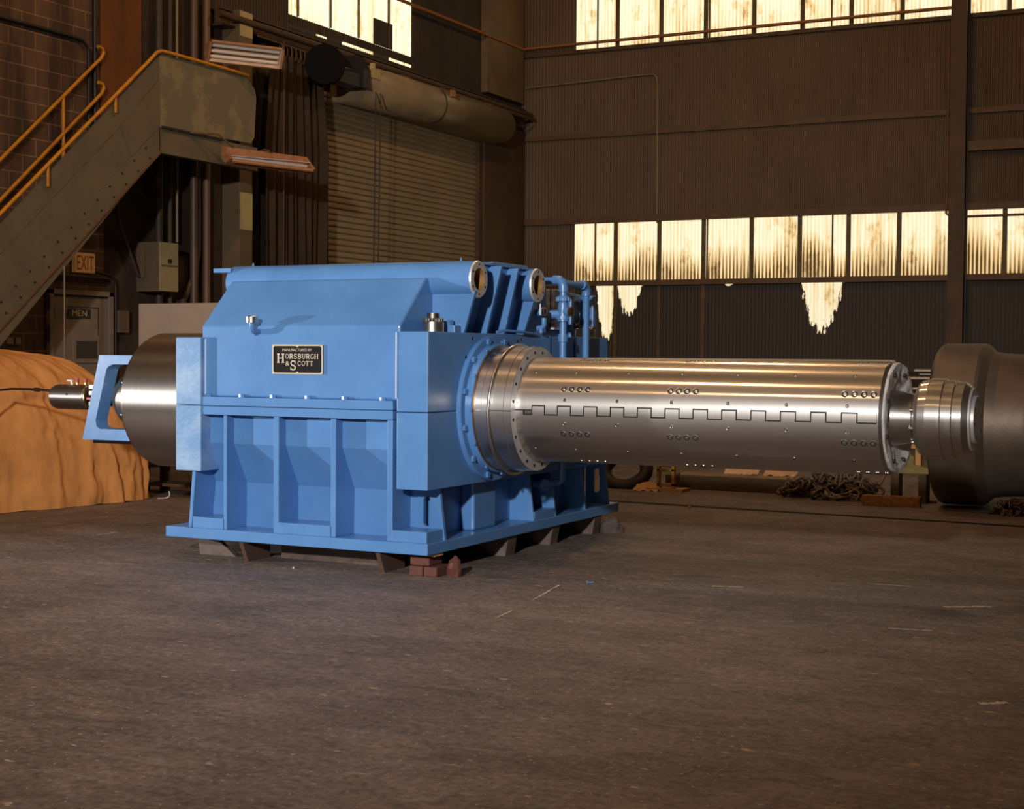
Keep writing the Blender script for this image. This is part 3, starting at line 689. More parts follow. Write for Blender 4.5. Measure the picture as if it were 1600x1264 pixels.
for k in range(20):
    a=radians(9+18*k); p=(-4.606,SY+.402*cos(a),SH+.402*sin(a)); gp('collar_hole', MB().cyl(p,(-4.602,p[1],p[2]),.012,seg=12), hole, 0, parent=cf)
# the long two-part sleeve with castellated joint
RS=.367; X0,X1=-4.612,-2.125
core=gp('spindle_core', MB().cyl((-4.6,SY,SH),(-2.13,SY,SH),RS-.014,seg=96), hole, 0)
def arc_strip(mb,xa,xb,t0,t1,R=RS,n=None):
    n = n or max(6,int(abs(t1-t0)/radians(2.5)))
    th=[t0+(t1-t0)*i/n for i in range(n+1)]
    o=[(x,SY-R*cos(t),SH+R*sin(t)) for t in th for x in (xa,xb)]
    mb.add(o,[(2*i,2*i+1,2*i+3,2*i+2) for i in range(n)],0,True)
    ri=R-.016
    q=lambda x,t,r:(x,SY-r*cos(t),SH+r*sin(t))
    for t in (t0,t1): mb.add([q(xa,t,R),q(xb,t,R),q(xb,t,ri),q(xa,t,ri)],[(0,1,2,3)])
    for x in (xa,xb):
        mb.add([q(x,t,R) for t in th]+[q(x,t,ri) for t in th],[(i,i+1,n+2+i,n+1+i) for i in range(n)])
up,lo=MB(),MB(); g=.0040
hi_t=math.asin(.037/RS); lo_t=math.asin(-.024/RS); ga=.0045/RS
def seg(xa,xb,t):   # joint at angle t for xa..xb on both sides
    arc_strip(up,xa,xb,t+ga,pi-t-ga); arc_strip(lo,xa,xb,t-ga,-pi-t+ga)
e6=math.asin(.006/RS); e22=math.asin(.022/RS)
arc_strip(up,X0,X1,hi_t+ga,pi-hi_t-ga,n=72)                 # whole upper shell above the teeth
arc_strip(lo,X0,X1,lo_t-ga,-pi-lo_t+ga,n=72)                 # whole lower shell below the teeth
def tooth(mb,xa,xb,t0,t1):
    arc_strip(mb,xa,xb,t0,t1,n=6); arc_strip(mb,xa,xb,pi-t1,pi-t0,n=6)
tooth(up,X0,-4.480,e6+ga,hi_t+ga); tooth(lo,X0,-4.545,lo_t-ga,e6-ga)
x=-4.479
while x<-2.27:
    tooth(lo,x+g,x+.097-g,lo_t-ga,hi_t-ga)
    nx=x+.194; xe=nx if nx<-2.28 else X1
    tooth(up,x+.097+g,xe-g,lo_t+ga,hi_t+ga); x=nx
su=gp('sleeve_upper_half', up, steel_turned, 0, recalc=False)
sl_=gp('sleeve_lower_half', lo, steel_turned, 0, recalc=False)
gp('joint_key', MB().box(-4.535,-4.485,SY-.358,SY-.354,SH-.018,SH+.002), steel_plain, 0)
def screw(x,th,r,par):
    y,z=SY-RS*cos(th),SH+RS*sin(th); nrm=Vector((0,-cos(th),sin(th))); c=Vector((x,y,z))
    mb=MB()
    # raised lip, dark counterbore, bright socket head
    a=Vector((1,0,0)); b=nrm.cross(a); n=18
    ringp=lambda rad,h:[c+nrm*h+(a*cos(2*pi*i/n)+b*sin(2*pi*i/n))*rad for i in range(n)]
    def band(r1,h1,r2,h2,mi): mb.add(ringp(r1,h1)+ringp(r2,h2),[(i,(i+1)%n,n+(i+1)%n,n+i) for i in range(n)],mi,True)
    band(r*1.02,-.0015,r*.99,.0018,0); band(r*.99,.0018,r*.92,.0014,0); band(r*.92,.0014,r*.70,.0006,1); band(r*.70,.0006,r*.52,.0006,1)
    band(r*.52,.0006,r*.40,.0016,0); mb.add(ringp(r*.40,.0016),[tuple(range(n))],0)
    return gp('socket_screw', mb, [steel_plain, hole], 0, parent=par, recalc=False)
t1=math.asin(.153/RS); t2=math.asin(.266/RS); t3=math.asin(.079/RS); t4=radians(71)
for xs in ((-4.255,-4.195,-4.137,-4.077),(-3.485,-3.427,-3.370,-3.309),(-2.333,-2.273,-2.213,-2.154)):
    for x in xs:
        screw(x,t1,.0225,su); screw(x,-t1,.0225,sl_); screw(x+.045,t4,.02,su); screw(x+.045,-t4,.02,sl_)
for x in (-4.502,-4.199,-3.816,-3.435,-3.054,-2.672,-2.290): screw(x,t2,.0115,su); screw(x,-t2,.0115,sl_)
for x in (-4.236,-3.852,-3.468,-3.082,-2.696,-2.311): screw(x,t3,.0115,su); screw(x,-t3,.0115,sl_)
# spindle end: chamfered rim, foil-wrapped face, taper, stepped coupling knob
gp('sleeve_rim', MB().lathe([(-2.127,RS),(-2.118,RS),(-2.098,.348),(-2.098,.30)],SY,SH,128), steel_turned, 0)
fm=MB()
prev=None
def foil_ring(rad,x,amp,n=72): return [(x+amp*noise.noise(Vector((3.1*cos(2*pi*i/n),3.1*sin(2*pi*i/n),rad*9)))*1.0,SY+rad*cos(2*pi*i/n)*(1+amp*.6*noise.noise(Vector((9*cos(2*pi*i/n),9*sin(2*pi*i/n),rad)))),SH+rad*sin(2*pi*i/n)) for i in range(n)]
rings=[foil_ring(.346,-2.10,.0),foil_ring(.351,-2.094,.005),foil_ring(.345,-2.086,.009),foil_ring(.318,-2.086,.013),foil_ring(.26,-2.095,.018),foil_ring(.205,-2.105,.012),foil_ring(.16,-2.115,.0)]
for k_,q_ in enumerate(rings):          # the wrapping stands off the face on the far side
    lift=(0,.028,.040,.040,.026,.010,0)[k_]
    rings[k_]=[(x_+lift*(.5+.5*(y_-SY)/.35),y_,z_) for x_,y_,z_ in q_]
vs=[v for q in rings for v in q]; n=72
fm.add(vs,[(a*n+i,a*n+(i+1)%n,(a+1)*n+(i+1)%n,(a+1)*n+i) for a in range(len(rings)-1) for i in range(n)],0,False)
ff=gp('foil_end_cover', fm, foil, 0)
for k in range(8):
    a=radians(22+45*k); p=(-2.088+.034*(.5+.5*cos(a)),SY+.29*cos(a),SH+.29*sin(a)); gp('bolt_hole', MB().cyl((p[0]-.03,p[1],p[2]),(p[0]+.012,p[1],p[2]),.013,seg=10), hole, 0, parent=ff)
gp('spindle_taper', MB().lathe([(-2.14,.182),(-2.108,.180),(-1.968,.153),(-1.962,.138),(-1.94,.138)],SY,SH,128), steel_turned, 0)
kn=gp('coupling_end', MB().lathe([(-1.945,.13),(-1.948,.195),(-1.935,.222),(-1.915,.238),(-1.868,.247),(-1.866,.2535),(-1.778,.2535),(-1.772,.2440),(-1.712,.2430),(-1.706,.2345),(-1.652,.2325),(-1.618,.205),(-1.617,.13)],SY,SH,128), steel_turned, 0)
kf=gp('end_cap', MB().lathe([(-1.619,.20),(-1.606,.196),(-1.606,.0)],SY,SH,64), steel_face, 0, parent=kn)
gp('end_cap', MB().lathe([(-1.61,.150),(-1.588,.149),(-1.586,.146),(-1.586,0)],SY-.005,SH,64), steel_face, 0, parent=kn)
for k in range(8):
    a=radians(10+45*k); gp('cap_screw', MB().cyl((-1.59,SY+.122*cos(a),SH+.122*sin(a)),(-1.584,SY+.122*cos(a),SH+.122*sin(a)),.0095,seg=10), hole, 0, parent=kn)
for a in (200,160,245): gp('lock_stud', MB().cyl((-1.975,SY+.165*cos(radians(a)),SH+.165*sin(radians(a))),(-1.94,SY+.165*cos(radians(a)),SH+.165*sin(radians(a))),.010,seg=10), steel_plain, 0, parent=kn)

# --- brake drum on the left
DY=9.67
dr=gp('brake_drum', MB().lathe([(-7.095,.50),(-7.095,.540),(-7.85,.540),(-7.99,.540),(-8.009,.533),(-8.009,.30),(-7.99,.30),(-7.99,0)],DY,SH,128), steel_drum, 0)
gp('drum_hub', MB().lathe([(-7.99,.27),(-8.20,.255),(-8.36,.215),(-8.44,.15),(-8.44,0)],DY,SH,64), steel_hub, 0, parent=dr)
for k in range(12):
    a=radians(13+30*k); p=(-8.008,DY+.49*cos(a),SH+.49*sin(a)); gp('drum_bolt', MB().cyl(p,(-8.045,p[1],p[2]),.016,seg=12), steel_plain, .002, parent=dr)
# blue torque frame: closed plate with a rounded opening, extruded in depth
outer=[(-8.443,1.472),(-8.625,.785),(-8.02,.785),(-8.02,1.472)]
inner=[(-8.345,1.385),(-8.37,1.36),(-8.485,.945),(-8.475,.895),(-8.44,.875),(-8.10,.875),(-8.10,1.40),(-8.30,1.40)]
def loop_pts(poly,n):
    L=[0]
    for i in range(len(poly)): L.append(L[-1]+(Vector(poly[(i+1)%len(poly)])-Vector(poly[i])).length)
    out=[]
    for k in range(n):
        t=L[-1]*k/n
        for i in range(len(poly)):
            if L[i]<=t<=L[i+1]+1e-9:
                w=(t-L[i])/(L[i+1]-L[i]); out.append(tuple(Vector(poly[i])*(1-w)+Vector(poly[(i+1)%len(poly)])*w)); break
    return out
fbm=MB()
cxf,czf=-8.25,1.13
import functools
def by_angle(poly,n=96):
    res=[]
    for k in range(n):
        a=2*pi*k/n; dx,dz=cos(a),sin(a); best=None
        for i in range(len(poly)):
            ax,az=poly[i][0]-cxf,poly[i][1]-czf; bx,bz=poly[(i+1)%len(poly)][0]-cxf,poly[(i+1)%len(poly)][1]-czf
            den=dx*(bz-az)-dz*(bx-ax)
            if abs(den)<1e-9: continue
            tt=(ax*(bz-az)-az*(bx-ax))/den; w=(ax*dz-az*dx)/den
            if tt>0 and -1e-6<=w<=1+1e-6 and (best is None or tt>best): best=tt
        res.append((cxf+dx*best,czf+dz*best))
    for c in poly:
        k=min(range(n),key=lambda i:(res[i][0]-c[0])**2+(res[i][1]-c[1])**2); res[k]=c
    return res
oo,ii=by_angle(outer),by_angle(inner); n=len(oo)
y0f,y1f=9.38,9.52
for yy in (y0f,y1f): fbm.add([(q[0],yy,q[1]) for q in oo]+[(q[0],yy,q[1]) for q in ii],[(i,(i+1)%n,n+(i+1)%n,n+i) for i in range(n)])
for lp in (oo,ii): fbm.add([(q[0],y0f,q[1]) for q in lp]+[(q[0],y1f,q[1]) for q in lp],[(i,(i+1)%n,n+(i+1)%n,n+i) for i in range(n)])
tf=gp('torque_frame', fbm, blue, 0)
gp('frame_pad', MB().box(-8.55,-8.02,9.42,9.52,.755,.785), black, .004, parent=tf)
# encoder with fittings
EY=9.60
en=gp('rotary_union', MB().lathe([(-9.115,0),(-9.115,.085),(-9.105,.098),(-9.08,.104),(-8.745,.105),(-8.738,.10),(-8.738,0)],EY,SH+.005,64), steel_union, 0)
gp('union_ring', MB().lathe([(-8.738,.098),(-8.722,.098),(-8.72,.07)],EY,SH+.005,48), brass, 0, parent=en)
gp('union_neck', MB().cyl((-8.73,EY,SH+.005),(-8.10,EY,SH+.005),.07,seg=24), black, 0, parent=en)
for z in (.095,.045,-.045,-.09):
    gp('white_fitting', MB().box(-8.66,-8.56,EY-.11,EY-.06,SH+z-.018,SH+z+.018), white_part, .005, parent=en)
gp('red_fitting', MB().box(-8.68,-8.60,EY-.115,EY-.07,SH-.012,SH+.010), red_part, .004, parent=en)
for x in (-8.88,-8.79):
    cpm=gp('port_stem', MB().cyl((x,EY,SH+.10),(x,EY,SH+.135),.012,seg=10), brass, 0, parent=en)
    gp('red_cap', MB().cyl((x,EY,SH+.128),(x,EY,SH+.158),.017,.014,12), red_part, .002, parent=en)
gp('white_valve', MB().cyl((-8.935,EY,SH+.10),(-8.945,EY,SH+.14),.011,seg=10).box(-8.985,-8.93,EY-.012,EY+.012,SH+.135,SH+.148), white_part, .002, parent=en)
gp('vent_hole', MB().cyl((-8.905,EY-.098,SH+.03),(-8.905,EY-.108,SH+.032),.009,seg=10), hole, 0, parent=en)

# --- nameplate
NX,NZ,NW,NH=-6.276,1.352,.426,.207
npl=gp('nameplate', MB().box(NX,NX+NW,8.737,8.746,NZ,NZ+NH), plate_black, .006)
mb=MB()
b_=.010
mb.box(NX,NX+NW,8.732,8.738,NZ,NZ+b_).box(NX,NX+NW,8.732,8.738,NZ+NH-b_,NZ+NH).box(NX,NX+b_,8.732,8.738,NZ+b_,NZ+NH-b_).box(NX+NW-b_,NX+NW,8.732,8.738,NZ+b_,NZ+NH-b_)
for xx in (NX+b_,NX+NW-b_):
    for zz in (NZ+b_,NZ+NH-b_): mb.cyl((xx,8.7315,zz),(xx,8.738,zz),.009,seg=10)
mb.cyl((NX+NW*.5,8.7315,NZ+b_),(NX+NW*.5,8.738,NZ+b_),.009,seg=10).cyl((NX+NW*.5,8.7315,NZ+NH-b_),(NX+NW*.5,8.738,NZ+NH-b_),.009,seg=10)
gp('plate_border', mb, letter, 0, parent=npl)
gp('plate_lettering', text_mesh('MANUFACTURED BY',NX+.087,8.737,NZ+.160,.0193,.249,'-Y',.003), letter, 0, parent=npl, recalc=False)
# slab-serif letters drawn as strokes in a unit cell
def glyph(ch):
    arc=lambda cx,cy,rx,ry,a0,a1,n=14:[(cx+rx*cos(radians(a0+(a1-a0)*i/n)),cy+ry*sin(radians(a0+(a1-a0)*i/n))) for i in range(n+1)]
    ser=lambda x,y,w=.17:[(x-w,y),(x+w,y)]
    T,t=.20,.09
    if ch=='H': return [([(.2,0),(.2,1)],T),([(.8,0),(.8,1)],T),([(.2,.5),(.8,.5)],t)]+[(ser(a,b),t) for a in (.2,.8) for b in (.04,.96)]
    if ch=='O': return [(arc(.5,.5,.38,.45,0,360,24),.115)]
    if ch=='C': return [(arc(.52,.5,.38,.45,48,312,20),.14),([(.80,.62),(.80,.98)],t)]
    if ch=='G': return [(arc(.5,.5,.38,.45,48,300,20),.14),([(.80,.62),(.80,.98)],t),([(.82,.02),(.82,.44)],T),([(.6,.44),(.98,.44)],t)]
    if ch=='R': return [([(.22,0),(.22,1)],T),([(.22,.96),(.5,.96)],t),([(.22,.50),(.5,.50)],t),(arc(.5,.73,.25,.23,90,-90),.2),([(.5,.5),(.82,.04)],T),(ser(.22,.04),t),(ser(.88,.04,.10),t),([(.05,.96),(.22,.96)],t)]
    if ch=='B': return [([(.22,0),(.22,1)],T),([(.05,.96),(.5,.96)],t),([(.22,.53),(.52,.53)],t),([(.05,.04),(.52,.04)],t),(arc(.5,.745,.24,.215,90,-90),.20),(arc(.52,.285,.28,.245,90,-90),.20)]
    if ch=='S': return [(arc(.5,.735,.30,.215,35,250,14)+arc(.5,.265,.32,.225,75,-145,14),.15),([(.80,.66),(.80,.99)],t),([(.17,.01),(.17,.34)],t)]
    if ch=='U': return [([(.2,1),(.2,.35)],T),([(.8,1),(.8,.35)],.12),(arc(.5,.36,.30,.32,180,360),.13),(ser(.2,.96),t),(ser(.8,.96),t)]
    if ch=='T': return [([(.5,0),(.5,1)],T),([(.08,.955),(.92,.955)],t),(ser(.5,.04,.2),t),([(.10,.98),(.10,.72)],t),([(.90,.98),(.90,.72)],t)]
def stroke_word(word,x,z,h,w,y=8.734):
    mb=MB(); cw=w/len(word); lay=0
    for i,ch in enumerate(word):
        for pts,th in glyph(ch):
            q=[Vector((x+cw*(i+.02+p[0]*.96),z+h*p[1])) for p in pts]
            for a,b in zip(q,q[1:]):
                d=b-a
                if d.length<1e-6: continue
                tt=th*min(cw,h)*.5*1.0
                nn=Vector((-d.y,d.x)).normalized()*tt; e=d.normalized()*tt*(.35 if len(q)>2 else 0)
                c=[a-nn-e,b-nn+e,b+nn+e,a+nn-e]; lay+=1; mb.add([(v.x,y-lay*.00002,v.y) for v in c],[(0,1,2,3)])
    return mb
wd=stroke_word('H',NX+.036,NZ+.079,.065,.070)
for m2 in (stroke_word('ORSBURGH',NX+.108,NZ+.108,.034,.284), stroke_word('S',NX+.146,NZ+.027,.068,.062), stroke_word('COTT',NX+.212,NZ+.060,.033,.138)):
    wd.add(m2.v,m2.f)
gp('plate_lettering', wd, letter, 0, parent=npl, recalc=False)
gp('plate_lettering', text_mesh('&',NX+.112,8.737,NZ+.060,.030,.033,'-Y',.003), letter, 0, parent=npl, recalc=False)
# --- breather
br_=gp('breather_elbow', MB().tube([(-6.40,8.750,1.65),(-6.40,8.705,1.65),(-6.40,8.680,1.655),(-6.40,8.667,1.668),(-6.40,8.662,1.69),(-6.40,8.662,1.725)],.020,12), bevel=0)
gp('breather_cap', MB().cyl((-6.40,8.662,1.712),(-6.40,8.662,1.754),.043,.045,28).cyl((-6.40,8.662,1.754),(-6.40,8.662,1.760),.045,.036,28), steel_plain, 0, parent=br_)

# cable from the rotary union
cab=tag(obj('electric_cable', MB().tube([(-9.11,EY,SH+.05),(-9.25,9.64,SH+.055),(-9.6,9.80,SH+.055),(-9.95,9.93,SH+.05),(-10.2,9.98,SH+.03),(-10.3,9.6,.8),(-10.28,9.1,.15),(-10.2,8.7,.012),(-9.9,8.2,.012)],.011,8).cyl((-9.42,9.72,SH+.055),(-9.50,9.75,SH+.055),.017), conduit_dark), 'dark electric cable running left from the steel rotary union over the tarpaulin','cable')

# ================================================================== under and around the machine
grp='steel skids under the gearbox'
def skid_y(x0,x1,label):
    o=obj('steel_skid', MB().prism([(8.705,.149),(9.04,.149),(9.04,0),(8.775,0)],'X',x0,x1), [skid_red]); return tag(o,label,'skid',grp)
skid_y(-6.545,-6.512,'brown steel skid end below the gearbox front, just right of the grey triangular plate')
skid_y(-5.40,-5.366,'brown steel skid end below the gearbox front, just left of the red bricks')
def skid_x(y0,y1,xr,label):
    o=obj('steel_skid', MB().prism([(-7.1,0),(xr-.028,0),(xr,.149),(-7.1,.149)],'Y',y0,y1), [skid_m]); return tag(o,label,'skid',grp)
skid_x(9.93,10.08,-5.0,'slanted steel skid end under the gearbox right side, nearest to the red bricks')
skid_x(10.70,10.83,-4.995,'slanted steel skid end under the middle of the gearbox right side')
skid_x(11.52,11.66,-4.99,'slanted steel skid end under the far right corner of the gearbox')
tag(obj('steel_plate', MB().prism([(-7.07,0),(-6.74,0),(-6.95,.149),(-7.10,.149)],'Y',8.93,8.97), skid_m),'grey triangular steel plate under the left end of the blue base','plate')
tag(obj('steel_beam', MB().box(-6.42,-5.46,9.05,9.15,0,.125), skid_m),'long dark steel beam lying on the floor beneath the gearbox front','beam')
bg='red bricks stacked under the near corner'
for (x,y,z,l,w_,lab) in ((-5.11,8.86,0,.105,.20,'red brick on the floor under the gearbox corner, left one of the pair'),(-5.00,8.86,0,.10,.20,'red brick on the floor under the gearbox corner, right one of the pair'),(-5.10,8.88,.066,.15,.18,'red brick lying on top of the brick pair under the gearbox corner')):
    tag(obj('brick', MB().box(x-l/2,x+l/2,y-w_/2,y+w_/2,z,z+.064), brick_m, bevel=.006),lab,'brick',bg)
rk=MB()
def rock(cx,cy,r,h,seed,sx=1):
    rnd=random.Random(seed); mb=MB(); n=9
    rings=[]
    for j,(rz,rs) in enumerate(((0,1),(.45,.95),(.8,.7),(1,.35))):
        rings.append([(cx+r*sx*rs*cos(2*pi*i/n)*rnd.uniform(.75,1.15),cy+r*rs*sin(2*pi*i/n)*rnd.uniform(.75,1.15),max(0,h*rz*rnd.uniform(.9,1.1)) if j else 0) for i in range(n)])
    vs=[v for q in rings for v in q]
    mb.add(vs,[(a*n+i,a*n+(i+1)%n,(a+1)*n+(i+1)%n,(a+1)*n+i) for a in range(3) for i in range(n)]+[tuple(range(3*n,4*n)),tuple(reversed(range(n)))])
    return mb
tag(obj('broken_brick', rock(-4.87,8.87,.055,.125,3), brick_m),'broken red brick lump standing right of the bricks at the gearbox corner','brick')
tag(obj('timber_shim', MB().box(-5.06,-4.99,8.80,8.92,.13,.15), card_m),'small pale timber shim on the bricks under the gearbox corner','shim')
tag(obj('concrete_lump', rock(-4.93,11.74,.09,.12,5,1.2), rock_m),'grey concrete lump on the floor by the far right corner of the gearbox','rubble')
tag(obj('loose_bolt', MB().cyl((-3.94,8.99,.010),(-3.91,9.01,.010),.008,seg=8).hexhead((-3.94,8.99,.012),(-.8,-.6,0),.013,.010), blue_scrap),'small blue-grey bolt lying alone on the open floor right of the gearbox','bolt')
tag(obj('loose_nut', MB().hexhead((-6.02,8.64,0),(0,0,1),.012,.014), steel_plain),'small bright nut on the floor in front of the gearbox base','nut')
tag(obj('plastic_scrap', rock(-5.05,13.98,.022,.02,8), orange_scrap),'tiny orange scrap lying on the floor groove right of the gearbox','scrap')
tag(obj('iron_hook', MB().tube([(-10.06,12.02,.010),(-10.02,12.06,.010),(-9.99,12.09,.014),(-9.97,12.1,.03),(-9.965,12.1,.06),(-9.975,12.1,.08)],.010,8), mat('galvanised_rod',(.42,.36,.30),.4,.7)),'bent metal rod hook on the floor at the foot of the tarpaulin','hook')

# ================================================================== tarpaulin
def tarp():
    # a stiff canvas thrown over a long load: side towards +X, rounded far end
    bottom=[(-10.55,9.0),(-10.48,9.5),(-10.42,10.2),(-10.30,10.85),(-10.20,11.35),(-10.13,11.80),(-10.25,12.05),(-10.7,12.25),(-11.4,12.5),(-11.85,12.6)]
    top=[(-11.05,9.0),(-11.0,9.6),(-10.98,10.1),(-10.97,10.6),(-10.98,10.95),(-11.0,11.12),(-11.06,11.25),(-11.2,11.34),(-11.5,11.42),(-11.85,11.5)]
    def smp(P,t):
        k=t*(len(P)-1); i=min(int(k),len(P)-2); w=k-i
        pts=[Vector(P[max(i-1,0)]),Vector(P[i]),Vector(P[i+1]),Vector(P[min(i+2,len(P)-1)])]
        a,b,c,d=pts; return .5*((2*b)+(c-a)*w+(2*a-5*b+4*c-d)*w*w+(3*b-a-3*c+d)*w**3)
    nu,nv=260,70; mb=MB()
    def pt(u,v):
        s=u
        B=smp(bottom,s); T=smp(top,s)
        if v<.72:
            q=v/.72                       # skirt: steep at foot, rounding in at the shoulder
            h=1.47*sin(q*pi/2)**.80
            w=q**1.7*.85+.15*q
            p=B*(1-w)+T*w; z=h
        else:
            q=(v-.72)/.28
            p=T+(Vector((-11.9,smp(top,s).y*.6+4.0))-T)*q*.8; z=1.47+.05*sin(q*pi)
        out=(B-T); out=out.normalized() if out.length>0 else Vector((1,0))
        foot=max(0,1-z/1.3)
        # hanging folds at the foot, soft sags above, long diagonal creases
        fold=.055*foot*noise.noise(Vector((s*17,0.3,z*.6)))+.018*foot*sin(s*88+2.5*noise.noise(Vector((s*8,z,1))))*noise.noise(Vector((s*9,4,0)))*2
        sag=.05*noise.noise(Vector((s*9,z*1.8,7)))+.024*noise.noise(Vector((s*26+z*3,z*5,3)))+.012*(1-2*abs(noise.noise(Vector((s*34-z*5,z*4+s*12,9)))))+.010*(1-2*abs(noise.noise(Vector((s*50+z*9,z*9,4)))))
        cr=0
        for (s0,z0,dsdz,amp,wd,zt) in ((.62,.0,.10,.055,.010,1.1),(.50,0,-.03,.05,.008,1.0),(.73,.1,-.06,.035,.008,1.0),(.40,.0,.05,.04,.009,1.2),(.57,.45,.11,.03,.009,1.35),(.33,0,.02,.04,.008,1.2)):
            dd=(s-(s0+dsdz*(z-z0)))/wd
            if z<zt: cr+=.6*(amp*math.exp(-dd*dd*.6)-amp*.35*math.exp(-((dd-2.4)**2)*.6))*(.6+.8*abs(noise.noise(Vector((z*4,s0*30,0)))))
        hb=.04*math.exp(-((z-1.02-.02*sin(s*60))/.05)**2)*(1 if .25<s<.68 else .3)
        k=(fold+sag+cr-hb)*(1 if v<.9 else 0)
        p=p+out*k
        zz=z+(.012*noise.noise(Vector((s*30,v*9,2))) if z>.05 else .0)
        if v==0: zz=.004+.022*max(0,noise.noise(Vector((s*24,1,1))))
        return (p.x,p.y,max(zz,.004))
    mb.grid(pt,nu,nv)
    return mb
tag(obj('tarpaulin', tarp(), tarp_m, recalc=False),'ochre canvas tarpaulin draped over a tall load at the left','tarpaulin')
tag(obj('covered_crate', MB().box(-12.1,-11.25,7.3,11.1,0,1.3), wood_dark),'bulky load hidden under the ochre tarpaulin','crate') if False else None

# ================================================================== stairs
ST=thing('staircase',(-12.45,12.8,0),'grey-brown steel staircase with orange-yellow handrails and a sheet-metal side at upper left','staircase')
slope=.8285; zb=lambda y:1.707+slope*(y-11.814)
yb0=11.814-1.707/slope
zband=lambda y:2.032+.852*(y-11.816)
ztop=lambda y:3.071+.884*(y-12.097)
for xs,nm in ((-12.0,'near'),(-12.88,'far')):
    s=obj('stringer', MB().prism([(yb0,0),(yb0+.38,0),(14.40,3.92),(14.40,4.235),(11.816,2.032),(yb0-.0,.40)],'X',xs-.03,xs), stair_m, ST, .004)
    if nm=='near':
        for k in range(12):
            y=11.95+k*.21
            for dz in (.085,.20):
                gpz=zb(y)+dz; obj('bolt_head', MB().cyl((xs,y-dz*.6,gpz),(xs+.008,y-dz*.6,gpz),.012,seg=10), conduit_dark, s)
        obj('stringer_flange', MB().prism([(yb0,-.0),(yb0+.03,0),(14.40,3.905),(14.40,3.935)],'X',xs-.10,xs+.02), rust_edge, s)
# side sheets above the near stringer
obj('guard_panel', MB().prism([(9.6,.45),(11.816,2.036),(14.385,4.235),(14.385,4.80),(13.90,3.895),(13.682,4.123),(11.819,2.512),(9.6,.72)][0:2]+[(13.88,3.80),(13.70,4.12),(11.819,2.512),(9.6,.72)],'X',-12.012,-12.0), stair_m, ST)
obj('guard_panel', MB().prism([(13.88,3.80),(14.385,4.23),(14.385,4.79),(13.70,4.125)],'X',-12.006,-11.990), stair_m, ST)
obj('guard_panel', MB().prism([(9.6,.73),(11.819,2.52),(13.70,4.135),(14.385,4.80),(14.385,5.085),(12.097,3.071),(9.6,.95)],'X',-12.018,-12.003), stair_m, ST)
obj('guard_panel', MB().prism([(14.39,4.215),(16.215,4.254),(16.285,4.338),(16.327,4.85),(16.298,4.97),(16.10,5.11),(14.39,5.10)],'X',-12.008,-11.996), guard_m, ST)
obj('landing_beam', MB().prism([(14.38,3.92),(16.36,3.92),(16.36,4.21),(14.38,4.21)],'X',-12.03,-12.0).box(-12.10,-11.99,14.38,16.36,3.905,3.93), stair_m, ST, .003)
obj('landing_beam', MB().box(-12.03,-11.97,14.42,15.6,4.205,4.235), conduit_dark, ST)
obj('landing_deck', MB().box(-12.95,-12.02,14.40,16.36,4.17,4.21), stair_m, ST)
for k in range(18):
    y=yb0+.30+k*.243; z=zb(y+.26)+.10
    if z<4.15: obj('tread', MB().box(-12.86,-12.03,y,y+.26,z,z+.03), stair_m, ST)
def rail(name,pts,r=.022): return obj(name, MB().tube(pts,r,10), yellow, ST)
zr=lambda y:2.971+.8525*(y-11.822)
rail('handrail',[(-11.97,9.6,zr(9.6)),(-11.97,11.8,zr(11.8)),(-11.97,14.22,zr(14.22)),(-11.97,14.30,5.09),(-11.97,14.38,5.122),(-11.97,14.48,5.13),(-11.97,15.4,5.128),(-11.97,16.12,5.124)])
for y in (10.9,12.497,13.586): rail('rail_post',[(-11.975,y,ztop(y)-.12),(-11.975,y,zr(y))],.018)
zf=lambda y:3.698+.869*(y-12.713)
rail('handrail',[(-12.86,10.2,zf(10.2)),(-12.86,12.7,zf(12.7)),(-12.86,14.22,zf(14.22)),(-12.86,14.33,5.10),(-12.86,14.375,5.17),(-12.86,14.36,5.22),(-12.86,14.30,5.235),(-12.86,14.27,5.23)])
rail('middle_rail',[(-12.86,10.2,zf(10.2)-.455),(-12.86,12.7,zf(12.7)-.455),(-12.86,14.22,zf(14.22)-.44),(-12.86,14.34,4.675),(-12.86,14.38,4.745),(-12.86,14.36,4.79),(-12.86,14.28,4.80)])
for y in (11.0,12.3,13.68): rail('rail_post',[(-12.86,y,zf(y)-1.0),(-12.86,y,zf(y))],.020)
tag(obj('pull_rope', MB().tube([(-11.95,12.72,2.44),(-11.95,12.715,1.4),(-11.95,12.71,.9)],.008,6), conduit_pale),'thin pale hanging rope in front of the restroom door','rope')

